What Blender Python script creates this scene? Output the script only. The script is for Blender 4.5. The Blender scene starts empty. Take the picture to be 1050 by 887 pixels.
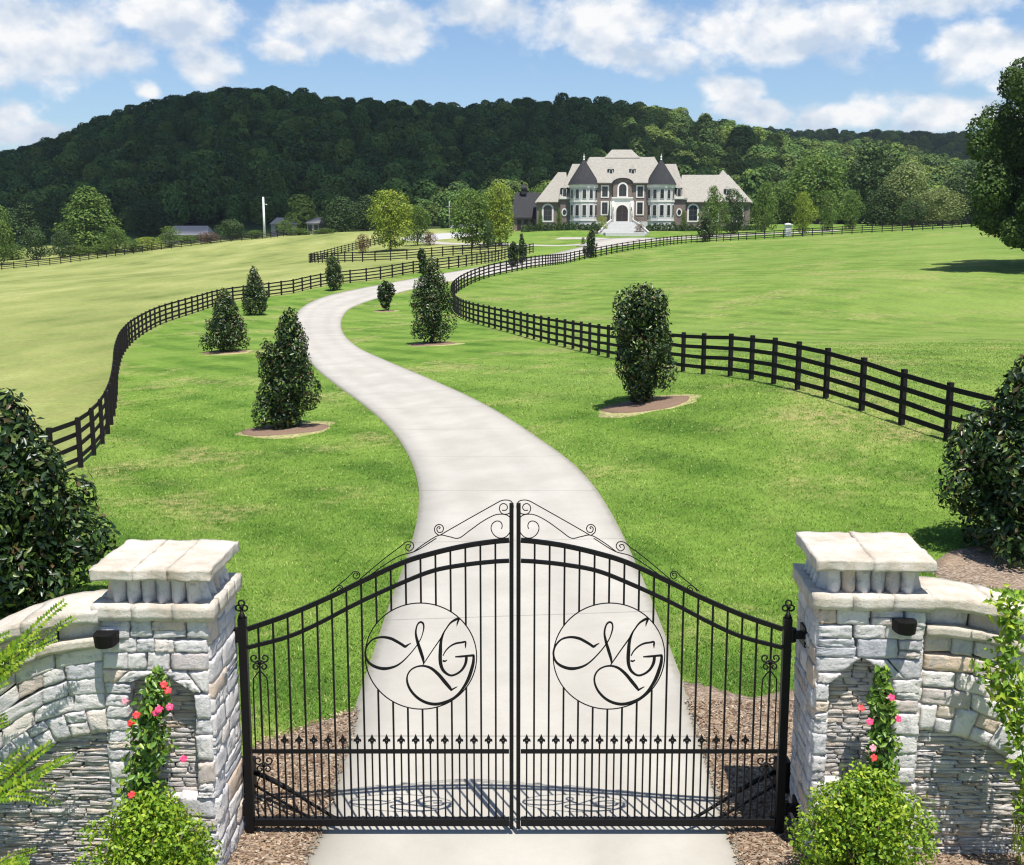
import bpy, bmesh, math, random
import numpy as np
from mathutils import Vector, Matrix, noise as mnoise
R = math.radians
SC = bpy.context.scene
COL = SC.collection
random.seed(7)
RNG = np.random.default_rng(11)

# ------------------------------------------------------------------ camera
FPX, PITCH, CAMH, CAMY = 1200.0, R(9.97), 6.28, -11.29
cam = bpy.data.cameras.new('camera'); camo = bpy.data.objects.new('camera', cam); COL.objects.link(camo)
camo.location = (0, CAMY, CAMH); camo.rotation_euler = (R(90) - PITCH, 0, 0)
cam.sensor_width = 36; cam.lens = 36 * FPX / 1050; cam.clip_end = 6000; cam.clip_start = 0.1
SC.camera = camo

# ------------------------------------------------------------------ node helpers
def nd(nt, typ, ins=None, out=0, **props):
    n = nt.nodes.new(typ)
    for k, v in props.items(): setattr(n, k, v)
    for k, v in (ins or {}).items():
        s = n.inputs[k]
        if isinstance(v, bpy.types.NodeSocket): nt.links.new(v, s)
        else: s.default_value = v
    return n.outputs[out] if out is not None else n
def mth(nt, op, a, b=0.0, c=0.0, clamp=False):
    return nd(nt, 'ShaderNodeMath', {0: a, 1: b, 2: c}, operation=op, use_clamp=clamp)
def mixc(nt, f, a, b, blend='MIX'):
    n = nt.nodes.new('ShaderNodeMix'); n.data_type = 'RGBA'; n.blend_type = blend
    for i, v in ((0, f), (6, a), (7, b)):
        if isinstance(v, bpy.types.NodeSocket): nt.links.new(v, n.inputs[i])
        elif i == 0: n.inputs[i].default_value = v
        else: n.inputs[i].default_value = (*v[:3], 1)
    return n.outputs[2]
def ramp(nt, fac, stops, interp='LINEAR'):
    n = nt.nodes.new('ShaderNodeValToRGB'); cr = n.color_ramp; cr.interpolation = interp
    while len(cr.elements) < len(stops): cr.elements.new(0.5)
    for e, (p, c) in zip(cr.elements, stops):
        e.position = p; e.color = (*c, 1) if len(c) == 3 else c
    nt.links.new(fac, n.inputs[0]); return n.outputs[0]
def noise(nt, vec, scale, detail=4, rough=0.55, dist=0.0, out='Fac'):
    return nd(nt, 'ShaderNodeTexNoise', {'Vector': vec, 'Scale': scale, 'Detail': detail, 'Roughness': rough, 'Distortion': dist}, out=out)
def smooth(nt, x, a, b):
    return nd(nt, 'ShaderNodeMapRange', {0: x, 1: a, 2: b, 3: 0.0, 4: 1.0}, interpolation_type='SMOOTHSTEP')
def xyz(nt, x=0.0, y=0.0, z=0.0):
    return nd(nt, 'ShaderNodeCombineXYZ', {0: x, 1: y, 2: z})

# ------------------------------------------------------------------ world, sun, exposure
SUN = Vector((0.15, -0.345, 1.0)).normalized()
SUN_EL = math.asin(SUN.z); SUN_ROT = math.atan2(SUN.x, SUN.y)
def pix_dir(u, v):
    a = (u - 525) / FPX; b = -(v - 443.5) / FPX
    return Vector((a, math.cos(PITCH) + b * math.sin(PITCH), -math.sin(PITCH) + b * math.cos(PITCH)))
world = bpy.data.worlds.new('World'); SC.world = world; world.use_nodes = True
nt = world.node_tree; nt.nodes.clear()
sky = nd(nt, 'ShaderNodeTexSky', sky_type='NISHITA', sun_disc=False, sun_elevation=SUN_EL, sun_rotation=SUN_ROT, air_density=1.0, dust_density=0.6, ozone_density=2.0, altitude=200)
d = nd(nt, 'ShaderNodeTexCoord', out='Generated')
sx = nd(nt, 'ShaderNodeSeparateXYZ', {0: d}, out=None)
az = mth(nt, 'ARCTAN2', sx.outputs[0], sx.outputs[1]); el = mth(nt, 'ARCSINE', sx.outputs[2])
cv = xyz(nt, az, mth(nt, 'MULTIPLY', el, 1.35), 0.0)
warp = nd(nt, 'ShaderNodeTexNoise', {'Vector': cv, 'Scale': 9.0, 'Detail': 3.0}, out='Color')
wv = nd(nt, 'ShaderNodeVectorMath', {0: nd(nt, 'ShaderNodeVectorMath', {0: warp, 1: (0.5, 0.5, 0.5)}, operation='SUBTRACT'), 'Scale': 0.05}, operation='SCALE')
cw = nd(nt, 'ShaderNodeVectorMath', {0: cv, 1: wv}, operation='ADD')
cws = nd(nt, 'ShaderNodeSeparateXYZ', {0: cw}, out=None)
BL = [(60,38,100,48),(20,30,60,40),(120,60,45,25),(170,12,85,34),(222,76,36,22),(14,112,24,22),(148,96,16,12),(350,26,100,38),(395,34,50,26),(290,52,26,18),(490,6,60,26),(600,22,80,36),(690,52,62,30),
      (720,28,90,34),(830,30,110,36),(960,10,100,20),(1005,52,80,32),(745,92,44,20),(770,112,60,16),(870,118,66,18),(985,121,80,17),(1040,126,40,16),(40,135,60,14),(-60,60,90,60),(1120,60,80,60)]
fld = None
for (u, v, ru, rv) in BL:
    p = pix_dir(u, v).normalized(); a0 = math.atan2(p.x, p.y); e0 = math.asin(p.z)
    dx = mth(nt, 'DIVIDE', mth(nt, 'SUBTRACT', cws.outputs[0], a0), ru * 1.05 / FPX)
    dy = mth(nt, 'DIVIDE', mth(nt, 'SUBTRACT', cws.outputs[1], e0 * 1.35), rv * 1.05 / FPX * 1.35)
    r = mth(nt, 'SQRT', mth(nt, 'ADD', mth(nt, 'MULTIPLY', dx, dx), mth(nt, 'MULTIPLY', dy, dy)))
    f = mth(nt, 'SUBTRACT', 1.0, r)
    fld = f if fld is None else mth(nt, 'MAXIMUM', fld, f)
gen = mth(nt, 'MULTIPLY', mth(nt, 'SUBTRACT', noise(nt, cv, 4.0, 3), 0.70), 3.0)
offm = smooth(nt, mth(nt, 'MAXIMUM', mth(nt, 'SUBTRACT', mth(nt, 'ABSOLUTE', az), 0.50), mth(nt, 'SUBTRACT', el, 0.22)), 0.0, 0.12)
gen = mth(nt, 'ADD', mth(nt, 'MULTIPLY', mth(nt, 'ADD', gen, 1.0), offm), -1.0)
fld = mth(nt, 'MAXIMUM', fld, gen)
fld = mth(nt, 'MAXIMUM', fld, -1.0)
fb = noise(nt, cv, 17.0, 9, 0.58)
cv2 = nd(nt, 'ShaderNodeVectorMath', {0: cv, 1: (-0.004, 0.020, 0)}, operation='ADD')
fb2 = noise(nt, cv2, 15.0, 5, 0.52)
fbl = noise(nt, cv, 15.0, 5, 0.52)
dens = smooth(nt, mth(nt, 'ADD', mth(nt, 'MULTIPLY', fld, 0.92), mth(nt, 'MULTIPLY', mth(nt, 'SUBTRACT', fb, 0.5), 2.4)), -0.04, 0.54)
lit = mth(nt, 'ADD', 0.56, mth(nt, 'MULTIPLY', mth(nt, 'SUBTRACT', fbl, fb2), 5.0), clamp=True)
ccol = mixc(nt, lit, (0.58, 0.68, 0.82), (1.0, 1.0, 1.0))
SKYK, CLK = 0.088, 0.72
bgs = nd(nt, 'ShaderNodeBackground', {0: mixc(nt, 1.0, sky, (0.90, 1.00, 1.14), 'MULTIPLY'), 1: SKYK})
bgc = nd(nt, 'ShaderNodeBackground', {0: ccol, 1: CLK})
mx = nd(nt, 'ShaderNodeMixShader', {0: mth(nt, 'MULTIPLY', dens, 0.97), 1: bgs, 2: bgc})
nd(nt, 'ShaderNodeOutputWorld', {0: mx}, out=None)

sl = bpy.data.lights.new('sun', 'SUN'); sl.energy = 5.0; sl.angle = R(0.5); sl.color = (1.0, 0.965, 0.90)
so = bpy.data.objects.new('sun', sl); COL.objects.link(so); so.location = (20, -40, 120)
so.rotation_euler = (-SUN).to_track_quat('-Z', 'Y').to_euler()
SC.view_settings.view_transform = 'Standard'; SC.view_settings.look = 'None'
SC.view_settings.exposure = 0.50; SC.view_settings.gamma = 1.0; SC.view_settings.use_curve_mapping = False
SC.cycles.max_bounces = 6; SC.cycles.diffuse_bounces = 2; SC.cycles.glossy_bounces = 2; SC.cycles.transmission_bounces = 3; SC.cycles.transparent_max_bounces = 12
SC.cycles.use_denoising = True
SC.cycles.filter_width = 1.2

# ------------------------------------------------------------------ object helpers
def wloc(o):
    v = Vector((0, 0, 0))
    while o is not None: v += o.location; o = o.parent
    return v
def tag(o, label=None, cat=None, group=None, kind=None):
    if label: o['label'] = label
    if cat: o['category'] = cat
    if group: o['group'] = group
    if kind: o['kind'] = kind
    return o
def empty(name, loc, label, cat, group=None):
    o = bpy.data.objects.new(name, None); COL.objects.link(o); o.location = loc; o.empty_display_size = 0.2
    return tag(o, label, cat, group)
def link(name, me, mat, parent=None, loc=(0, 0, 0)):
    if mat is not None and len(me.materials) == 0: me.materials.append(mat)
    o = bpy.data.objects.new(name, me); COL.objects.link(o); o.location = loc
    if parent is not None: o.parent = parent
    return o
def np_mesh(name, V, F, rnd=None, smooth_=False, attrs=None):
    """V (n,3), F (m,k) uniform polygons"""
    V = np.asarray(V, np.float32); F = np.asarray(F, np.int32); k = F.shape[1]
    me = bpy.data.meshes.new(name)
    me.vertices.add(len(V)); me.vertices.foreach_set('co', V.ravel())
    me.loops.add(F.size); me.loops.foreach_set('vertex_index', F.ravel())
    me.polygons.add(len(F)); me.polygons.foreach_set('loop_start', np.arange(0, F.size, k, dtype=np.int32))
    try: me.polygons.foreach_set('loop_total', np.full(len(F), k, np.int32))
    except Exception: pass
    if smooth_: me.polygons.foreach_set('use_smooth', np.ones(len(F), bool))
    me.update(calc_edges=True)
    if rnd is not None:
        a = me.attributes.new('rnd', 'FLOAT', 'FACE'); a.data.foreach_set('value', np.asarray(rnd, np.float32))
    for nm, dom, arr in (attrs or []):
        a = me.attributes.new(nm, 'FLOAT', dom); a.data.foreach_set('value', np.asarray(arr, np.float32))
    return me
class MB:
    def __init__(s): s.v = []; s.f = []; s.r = []; s.rv = 0.5
    def add(s, vs, fs):
        b = len(s.v); s.v += [tuple(p) for p in vs]
        for f in fs: s.f.append(tuple(i + b for i in f)); s.r.append(s.rv)
        return s
    def box(s, x0, x1, y0, y1, z0, z1):
        return s.add([(x0,y0,z0),(x1,y0,z0),(x1,y1,z0),(x0,y1,z0),(x0,y0,z1),(x1,y0,z1),(x1,y1,z1),(x0,y1,z1)],
                     [(0,3,2,1),(4,5,6,7),(0,1,5,4),(1,2,6,5),(2,3,7,6),(3,0,4,7)])
    def bar(s, p, q, w, h, up=(0, 0, 1)):
        p = Vector(p); q = Vector(q); d = (q - p).normalized(); u = Vector(up)
        a = d.cross(u)
        if a.length < 1e-3: a = Vector((1, 0, 0))
        a.normalize(); b = a.cross(d).normalized(); a = a * w / 2; b = b * h / 2
        return s.add([p-a-b, p+a-b, p+a+b, p-a+b, q-a-b, q+a-b, q+a+b, q-a+b],
                     [(0,1,2,3),(7,6,5,4),(0,4,5,1),(1,5,6,2),(2,6,7,3),(3,7,4,0)])
    def tube(s, pts, r, n=6, closed=False, cap=True):
        pts = [Vector(p) for p in pts]; m = len(pts)
        rr = r if isinstance(r, (list, tuple)) else [r] * m
        b = len(s.v); ref = None
        for i, p in enumerate(pts):
            if closed: t = pts[(i + 1) % m] - pts[i - 1]
            else: t = pts[min(i + 1, m - 1)] - pts[max(i - 1, 0)]
            if t.length < 1e-9: t = Vector((0, 0, 1))
            t.normalize()
            if ref is None:
                ref = Vector((0, 1, 0)) if abs(t.y) < 0.9 else Vector((1, 0, 0))
            a = (ref - t * ref.dot(t))
            if a.length < 1e-4: a = t.orthogonal()
            a.normalize(); c = t.cross(a); ref = a
            for k in range(n):
                th = 2 * math.pi * k / n
                s.v.append(tuple(p + (a * math.cos(th) + c * math.sin(th)) * rr[i]))
        for i in range(m if closed else m - 1):
            j = (i + 1) % m
            for k in range(n):
                l = (k + 1) % n
                s.f.append((b+i*n+k, b+i*n+l, b+j*n+l, b+j*n+k)); s.r.append(s.rv)
        if cap and not closed:
            s.f.append(tuple(b + k for k in range(n))[::-1]); s.r.append(s.rv)
            s.f.append(tuple(b + (m - 1) * n + k for k in range(n))); s.r.append(s.rv)
        return s
    def plate(s, poly, y0, y1):
        """polygon in XZ extruded along Y"""
        n = len(poly); vs = [(x, y0, z) for x, z in poly] + [(x, y1, z) for x, z in poly]
        fs = [tuple(range(n)), tuple(range(2*n-1, n-1, -1))] + [(i, i + n, (i+1) % n + n, (i+1) % n) for i in range(n)]
        return s.add(vs, fs)
    def build(s, name, mat, parent=None, smooth_=False, bevel=0):
        L = wloc(parent) if parent is not None else Vector((0, 0, 0))
        me = bpy.data.meshes.new(name)
        me.from_pydata([(x - L.x, y - L.y, z - L.z) for x, y, z in s.v], [], s.f); me.update()
        bm = bmesh.new(); bm.from_mesh(me); bmesh.ops.recalc_face_normals(bm, faces=bm.faces)
        bm.to_mesh(me); bm.free()
        a = me.attributes.new('rnd', 'FLOAT', 'FACE'); a.data.foreach_set('value', s.r)
        if smooth_: me.polygons.foreach_set('use_smooth', [True] * len(me.polygons))
        o = link(name, me, mat, parent)
        if bevel:
            md = o.modifiers.new('bevel', 'BEVEL'); md.width = bevel; md.segments = 2; md.limit_method = 'ANGLE'
        return o

# ------------------------------------------------------------------ photo point helpers
CAM = Vector((0, CAMY, CAMH))
def at_y(u, v, Y):
    d = pix_dir(u, v); t = (Y - CAMY) / d.y; return CAM + d * t
def at_d(u, v, yc):
    return at_y(u, v, CAMY + yc)

# ------------------------------------------------------------------ terrain height
CP = [(at_d(u, v, yc)) for u, v, yc in [
    (69,486,32.4),(980,456,28.6),(833,404,34.5),(705,382.5,43),(468,319,100),(581,270,168),(672,253.5,192),(702,250,204),(777,245.5,214),
    (834,242,214),(998,233,208),(118,375,61),(200,321,100),(300,301.5,122),(470,273,148),(520,263,172),(318,269,195),
    (0,277,235),(160,258,262),(330,239.5,285),(560,236,250),(640,236,250),(760,236,250),(985,262,126),(240,248,275),(460,243,262),(850,300,90),(1000,330,75)]]
CP = [(p.x, p.y, p.z) for p in CP]
CP += [(x, y, 0.0) for x, y in [(0,0),(-4,0),(4,0),(-8,-3),(8,-3),(0,-8),(0,10),(-7,8),(7,8),(0,22),(-14,4),(0,-20),(-16,-14)]]
CP += [(14,6,.25),(-60,30,-1.5),(16,-14,0.0),(60,20,2.5),(0,300,7.0),(120,300,7.0),(-60,310,4.0),(180,250,7.0),(-180,300,-2.0),(-150,180,-4.0),(-100,100,-3.0)]
CP = np.array(CP)
def _tk(r2): return 0.5 * r2 * np.log(r2 + 1e-9)
def _fit():
    P = CP[:, :2] / 100; n = len(P)
    D = ((P[:, None] - P[None]) ** 2).sum(-1)
    A = np.zeros((n + 3, n + 3)); A[:n, :n] = _tk(D) + np.eye(n) * 1e-4
    A[:n, n] = 1; A[:n, n+1:] = P; A[n, :n] = 1; A[n+1:, :n] = P.T
    return np.linalg.solve(A, np.concatenate([CP[:, 2], np.zeros(3)])), P
TW, TP = _fit()
def sst(x, a, b):
    t = np.clip((x - a) / (b - a), 0, 1); return t * t * (3 - 2 * t)
# skyline of the wooded hill (photo column -> row of the bare ground under the crest trees)
SK1 = np.array([(-500,190),(-200,188),(0,177),(60,160),(120,143),(180,130),(240,123),(300,123),(400,125),(480,131),(560,132),(640,135),(690,141),(740,150),(780,156),(830,166),(900,172),(1000,200),(1100,214),(1500,225)], float)
SK2 = np.array([(-500,175),(500,175),(700,160),(790,150),(850,152),(920,152),(1000,154),(1050,155),(1300,150),(1600,170)], float)
def tanel(v): return np.tan(np.arctan((443.5 - v) / FPX) - PITCH)
RID1, RID2 = 640.0, 1050.0
def hfun(X, Y):
    X = np.atleast_1d(np.asarray(X, float)); Y = np.atleast_1d(np.asarray(Y, float))
    yc = Y - CAMY; yq = np.clip(yc, -15, 330)
    lim = 0.56 * np.maximum(yq, 0) + 16
    xq = np.clip(X, -lim, lim)
    q = np.stack([xq, yq + CAMY], -1) / 100
    out = np.empty(len(q))
    for i in range(0, len(q), 40000):
        qq = q[i:i+40000]
        D = ((qq[:, None] - TP[None]) ** 2).sum(-1)
        out[i:i+40000] = _tk(D) @ TW[:-3] + TW[-3] + qq @ TW[-2:]
    near = np.clip(out, -6, 9)
    dist = np.maximum(yc, 1.0)
    col = 525 + FPX * X / dist / 0.985
    base = np.where(X > 0, 6.0, 6.0 + np.clip(X, -160, 0) * 0.05)
    foot = 325 + 25 * np.sin(X / 70.0) - sst(X, 20, 120) * 15
    z1 = CAMH + RID1 * tanel(np.interp(col, SK1[:, 0], SK1[:, 1]))
    rise = sst(dist, foot, RID1) * (1 - 0.75 * sst(dist, RID1 + 5, RID1 + 230))
    h1 = base + (z1 - base) * rise + rise * 3.0 * np.sin(X / 31.0 + Y / 47.0)
    z2 = CAMH + RID2 * tanel(np.interp(col, SK2[:, 0], SK2[:, 1]))
    rise2 = sst(dist, 640, RID2) * (1 - 0.6 * sst(dist, RID2 + 5, 1600))
    h2 = base + (z2 - base) * rise2
    far = np.maximum(h1, h2)
    w = sst(dist, 285, 330)
    return near * (1 - w) + far * w
def hz(x, y): return float(hfun([x], [y])[0])
_TT = np.concatenate([np.arange(8, 60, 0.25), np.arange(60, 420, 1.0)])
def ground(u, v):
    d = pix_dir(u, v); X = _TT / d.y * d.x; Y = CAMY + _TT; Z = CAMH + _TT / d.y * d.z
    g = Z - hfun(X, Y); k = np.where(g <= 0)[0]
    if len(k) == 0:
        i = int(np.argmin(np.where(_TT < 330, g, 1e9)))
    else:
        i = k[0]
        if i > 0:
            f = g[i-1] / (g[i-1] - g[i]); t = _TT[i-1] + f * (_TT[i] - _TT[i-1])
            x = t / d.y * d.x; y = CAMY + t; return Vector((x, y, hz(x, y)))
    return Vector((X[i], Y[i], hz(X[i], Y[i])))
def col_at(u, yc):
    """ground point seen in photo column u at the given distance"""
    x = (u - 525) / FPX * yc * 0.985 if yc > 60 else None
    if x is None:
        x = (u - 525) / FPX * (yc * math.cos(PITCH) + CAMH * math.sin(PITCH))
    y = CAMY + yc; return Vector((x, y, hz(x, y)))
def spl(pts, n=8):
    """Catmull-Rom through Vectors"""
    P = [Vector(p) for p in pts]; P = [P[0] * 2 - P[1]] + P + [P[-1] * 2 - P[-2]]; out = []
    for i in range(1, len(P) - 2):
        for k in range(n):
            t = k / n; a, b, c, e = P[i-1], P[i], P[i+1], P[i+2]
            out.append(0.5 * ((2*b) + (c-a)*t + (2*a-5*b+4*c-e)*t*t + (3*b-a-3*c+e)*t**3))
    out.append(P[-2]); return out
def inpoly(X, Y, poly):
    ins = np.zeros(len(X), bool); n = len(poly)
    for i in range(n):
        x1, y1 = poly[i][:2]; x2, y2 = poly[(i+1) % n][:2]
        if y1 == y2: continue
        c = ((y1 > Y) != (y2 > Y)) & (X < (x2 - x1) * (Y - y1) / (y2 - y1) + x1)
        ins ^= c
    return ins
# ------------------------------------------------------------------ materials
def newmat(name):
    m = bpy.data.materials.new(name); m.use_nodes = True; m.node_tree.nodes.clear(); return m, m.node_tree
def finish(nt, col, rough=0.8, bump=None, bdist=0.01, bstr=0.6, metal=0.0, spec=0.4, trans=0.0, normal=None):
    ins = {'Base Color': col, 'Roughness': rough, 'Metallic': metal, 'Specular IOR Level': spec}
    if bump is not None: normal = nd(nt, 'ShaderNodeBump', {'Height': bump, 'Distance': bdist, 'Strength': bstr})
    if normal is not None: ins['Normal'] = normal
    if not isinstance(col, bpy.types.NodeSocket): ins['Base Color'] = (*col, 1)
    b = nd(nt, 'ShaderNodeBsdfPrincipled', ins)
    if trans > 0:
        t = nd(nt, 'ShaderNodeBsdfTranslucent', {'Color': col if isinstance(col, bpy.types.NodeSocket) else (*col, 1)})
        b = nd(nt, 'ShaderNodeMixShader', {0: trans, 1: b, 2: t})
    nd(nt, 'ShaderNodeOutputMaterial', {0: b}, out=None)
def pos(nt): return nd(nt, 'ShaderNodeNewGeometry', out='Position')
def attr(nt, n='rnd', out='Fac'): return nd(nt, 'ShaderNodeAttribute', out=out, attribute_name=n)
def vscale(nt, v, s): return nd(nt, 'ShaderNodeVectorMath', {0: v, 1: s}, operation='MULTIPLY')

def grass_colour(nt, blades=False):
    p = pos(nt); dry = attr(nt, 'dry') if not blades else 0.0
    big = noise(nt, p, 0.045, 4); mid = noise(nt, p, 0.35, 5, 0.6); fine = noise(nt, p, 3.2, 5, 0.7); vf = noise(nt, p, 17.0, 4, 0.75)
    lush = ramp(nt, mid, [(0.32, (0.064, 0.134, 0.017)), (0.5, (0.104, 0.190, 0.025)), (0.68, (0.172, 0.255, 0.046))])
    lush = mixc(nt, mth(nt, 'MULTIPLY', smooth(nt, big, 0.48, 0.66), 0.8), lush, (0.185, 0.265, 0.056))
    # thin, worn patches with straw showing
    worn = mth(nt, 'MULTIPLY', smooth(nt, noise(nt, p, 0.16, 6, 0.65), 0.51, 0.63), smooth(nt, fine, 0.38, 0.58))
    lush = mixc(nt, mth(nt, 'MULTIPLY', worn, 0.8), lush, (0.30, 0.275, 0.110))
    # mown passes
    ps = nd(nt, 'ShaderNodeSeparateXYZ', {0: p}, out=None)
    w = mth(nt, 'ADD', mth(nt, 'MULTIPLY', ps.outputs[0], 0.75), mth(nt, 'MULTIPLY', ps.outputs[1], 0.55))
    bend = noise(nt, p, 0.020, 0)
    w = mth(nt, 'ADD', w, mth(nt, 'MULTIPLY', bend, 9.0))
    st = smooth(nt, mth(nt, 'SINE', mth(nt, 'MULTIPLY', w, 2.6)), -0.5, 0.5)
    lush = mixc(nt, mth(nt, 'MULTIPLY', st, 0.32), lush, (0.200, 0.300, 0.052))
    w2 = mth(nt, 'ADD', mth(nt, 'MULTIPLY', ps.outputs[0], -1.0), mth(nt, 'MULTIPLY', ps.outputs[1], 0.33))
    w2 = mth(nt, 'ADD', w2, mth(nt, 'MULTIPLY', bend, 5.0))
    st2 = smooth(nt, mth(nt, 'SINE', mth(nt, 'MULTIPLY', w2, 1.3)), -0.8, 0.8)
    hay = ramp(nt, noise(nt, vscale(nt, p, (1.0, 0.5, 1.0)), 0.10, 6, 0.62), [(0.28, (0.105, 0.145, 0.036)), (0.5, (0.245, 0.275, 0.085)), (0.72, (0.400, 0.392, 0.158))])
    hay = mixc(nt, mth(nt, 'MULTIPLY', st2, 0.45), hay, (0.27, 0.27, 0.095))
    c = mixc(nt, dry, lush, hay)
    k = mth(nt, 'ADD', 0.10, mth(nt, 'MULTIPLY', mth(nt, 'ADD', fine, mth(nt, 'MULTIPLY', vf, 0.9)), 0.95))
    c = nd(nt, 'ShaderNodeVectorMath', {0: c, 'Scale': mth(nt, 'MULTIPLY', k, 0.95)}, operation='SCALE')
    return c, fine, vf
def mat_grass():
    m, nt = newmat('grass_ground'); c, fine, vf = grass_colour(nt)
    p = pos(nt)
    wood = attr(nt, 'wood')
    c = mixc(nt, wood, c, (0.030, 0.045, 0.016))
    h = mth(nt, 'ADD', fine, mth(nt, 'MULTIPLY', vf, 0.6))
    finish(nt, c, 0.95, h, 0.07, 0.7, spec=0.12); return m
def mat_blades():
    m, nt = newmat('grass_blades'); c, _, _ = grass_colour(nt, True)
    r = attr(nt)
    c = mixc(nt, mth(nt, 'MULTIPLY', smooth(nt, r, 0.80, 0.95), 0.55), c, (0.40, 0.38, 0.16))
    k = mth(nt, 'ADD', 1.15, mth(nt, 'MULTIPLY', r, 0.65))
    c = nd(nt, 'ShaderNodeVectorMath', {0: c, 'Scale': k}, operation='SCALE')
    finish(nt, c, 0.75, spec=0.25, trans=0.35); return m
def mat_concrete():
    m, nt = newmat('driveway_concrete'); p = pos(nt)
    uv = nd(nt, 'ShaderNodeAttribute', out=None, attribute_name='along').outputs['Fac']
    n1 = noise(nt, p, 0.5, 6, 0.6); n2 = noise(nt, p, 60.0, 3, 0.7); n3 = noise(nt, vscale(nt, p, (1.0, 0.25, 1.0)), 1.6, 5, 0.6)
    c = ramp(nt, n1, [(0.25, (0.350, 0.325, 0.282)), (0.55, (0.420, 0.393, 0.345)), (0.8, (0.475, 0.448, 0.400))])
    c = mixc(nt, mth(nt, 'MULTIPLY', smooth(nt, n3, 0.55, 0.75), 0.5), c, (0.37, 0.345, 0.30))
    sp = nd(nt, 'ShaderNodeSeparateXYZ', {0: p}, out=None)
    tyre = mth(nt, 'MULTIPLY', smooth(nt, noise(nt, p, 9.0, 4, 0.7), 0.35, 0.75), 0.15)
    c = mixc(nt, tyre, c, (0.30, 0.28, 0.245))
    ac = attr(nt, 'across'); tr = mth(nt, 'ABSOLUTE', mth(nt, 'SUBTRACT', mth(nt, 'ABSOLUTE', mth(nt, 'SUBTRACT', ac, 0.5)), 0.20))
    wear = mth(nt, 'MULTIPLY', mth(nt, 'SUBTRACT', 1.0, smooth(nt, tr, 0.02, 0.11)), mth(nt, 'MULTIPLY', noise(nt, p, 0.8, 5, 0.7), 0.32))
    c = mixc(nt, wear, c, (0.27, 0.25, 0.22))
    eg = mth(nt, 'MULTIPLY', smooth(nt, mth(nt, 'ADD', mth(nt, 'ABSOLUTE', mth(nt, 'SUBTRACT', ac, 0.5)), mth(nt, 'MULTIPLY', noise(nt, p, 5.0, 5, 0.7), 0.05)), 0.49, 0.525), 0.55)
    c = mixc(nt, eg, c, (0.20, 0.185, 0.12))
    fr = mth(nt, 'ABSOLUTE', mth(nt, 'SUBTRACT', mth(nt, 'FRACT', mth(nt, 'DIVIDE', uv, 4.6)), 0.5))
    j = smooth(nt, fr, 0.4935, 0.498)
    c = mixc(nt, mth(nt, 'MULTIPLY', j, 0.6), c, (0.20, 0.19, 0.17))
    h = mth(nt, 'SUBTRACT', mth(nt, 'MULTIPLY', n2, 0.4), j)
    finish(nt, c, 0.85, h, 0.006, 0.6, spec=0.3); return m
def mat_mulch():
    m, nt = newmat('mulch'); p = pos(nt)
    v = nd(nt, 'ShaderNodeTexVoronoi', {'Vector': vscale(nt, p, (1, 2.2, 1)), 'Scale': 26.0}, out='Color')
    vs = nd(nt, 'ShaderNodeSeparateXYZ', {0: v}, out=None).outputs[0]
    c = ramp(nt, vs, [(0.0, (0.15, 0.105, 0.075)), (0.5, (0.29, 0.215, 0.155)), (0.85, (0.42, 0.33, 0.25)), (1.0, (0.55, 0.47, 0.37))])
    c = mixc(nt, mth(nt, 'MULTIPLY', smooth(nt, noise(nt, p, 1.4, 5), 0.45, 0.7), 0.5), c, (0.40, 0.29, 0.19))
    h = mth(nt, 'ADD', vs, noise(nt, p, 40.0, 4, 0.7))
    finish(nt, c, 0.95, h, 0.03, 0.9, spec=0.1); return m
def mat_sand():
    m, nt = newmat('straw_edge'); p = pos(nt)
    n = noise(nt, p, 7.0, 6, 0.7)
    c = ramp(nt, n, [(0.38, (0.17, 0.22, 0.05)), (0.5, (0.36, 0.32, 0.15)), (0.66, (0.46, 0.39, 0.23))])
    finish(nt, c, 0.95, noise(nt, p, 30, 4, 0.7), 0.03, 0.8, spec=0.1); return m
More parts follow.
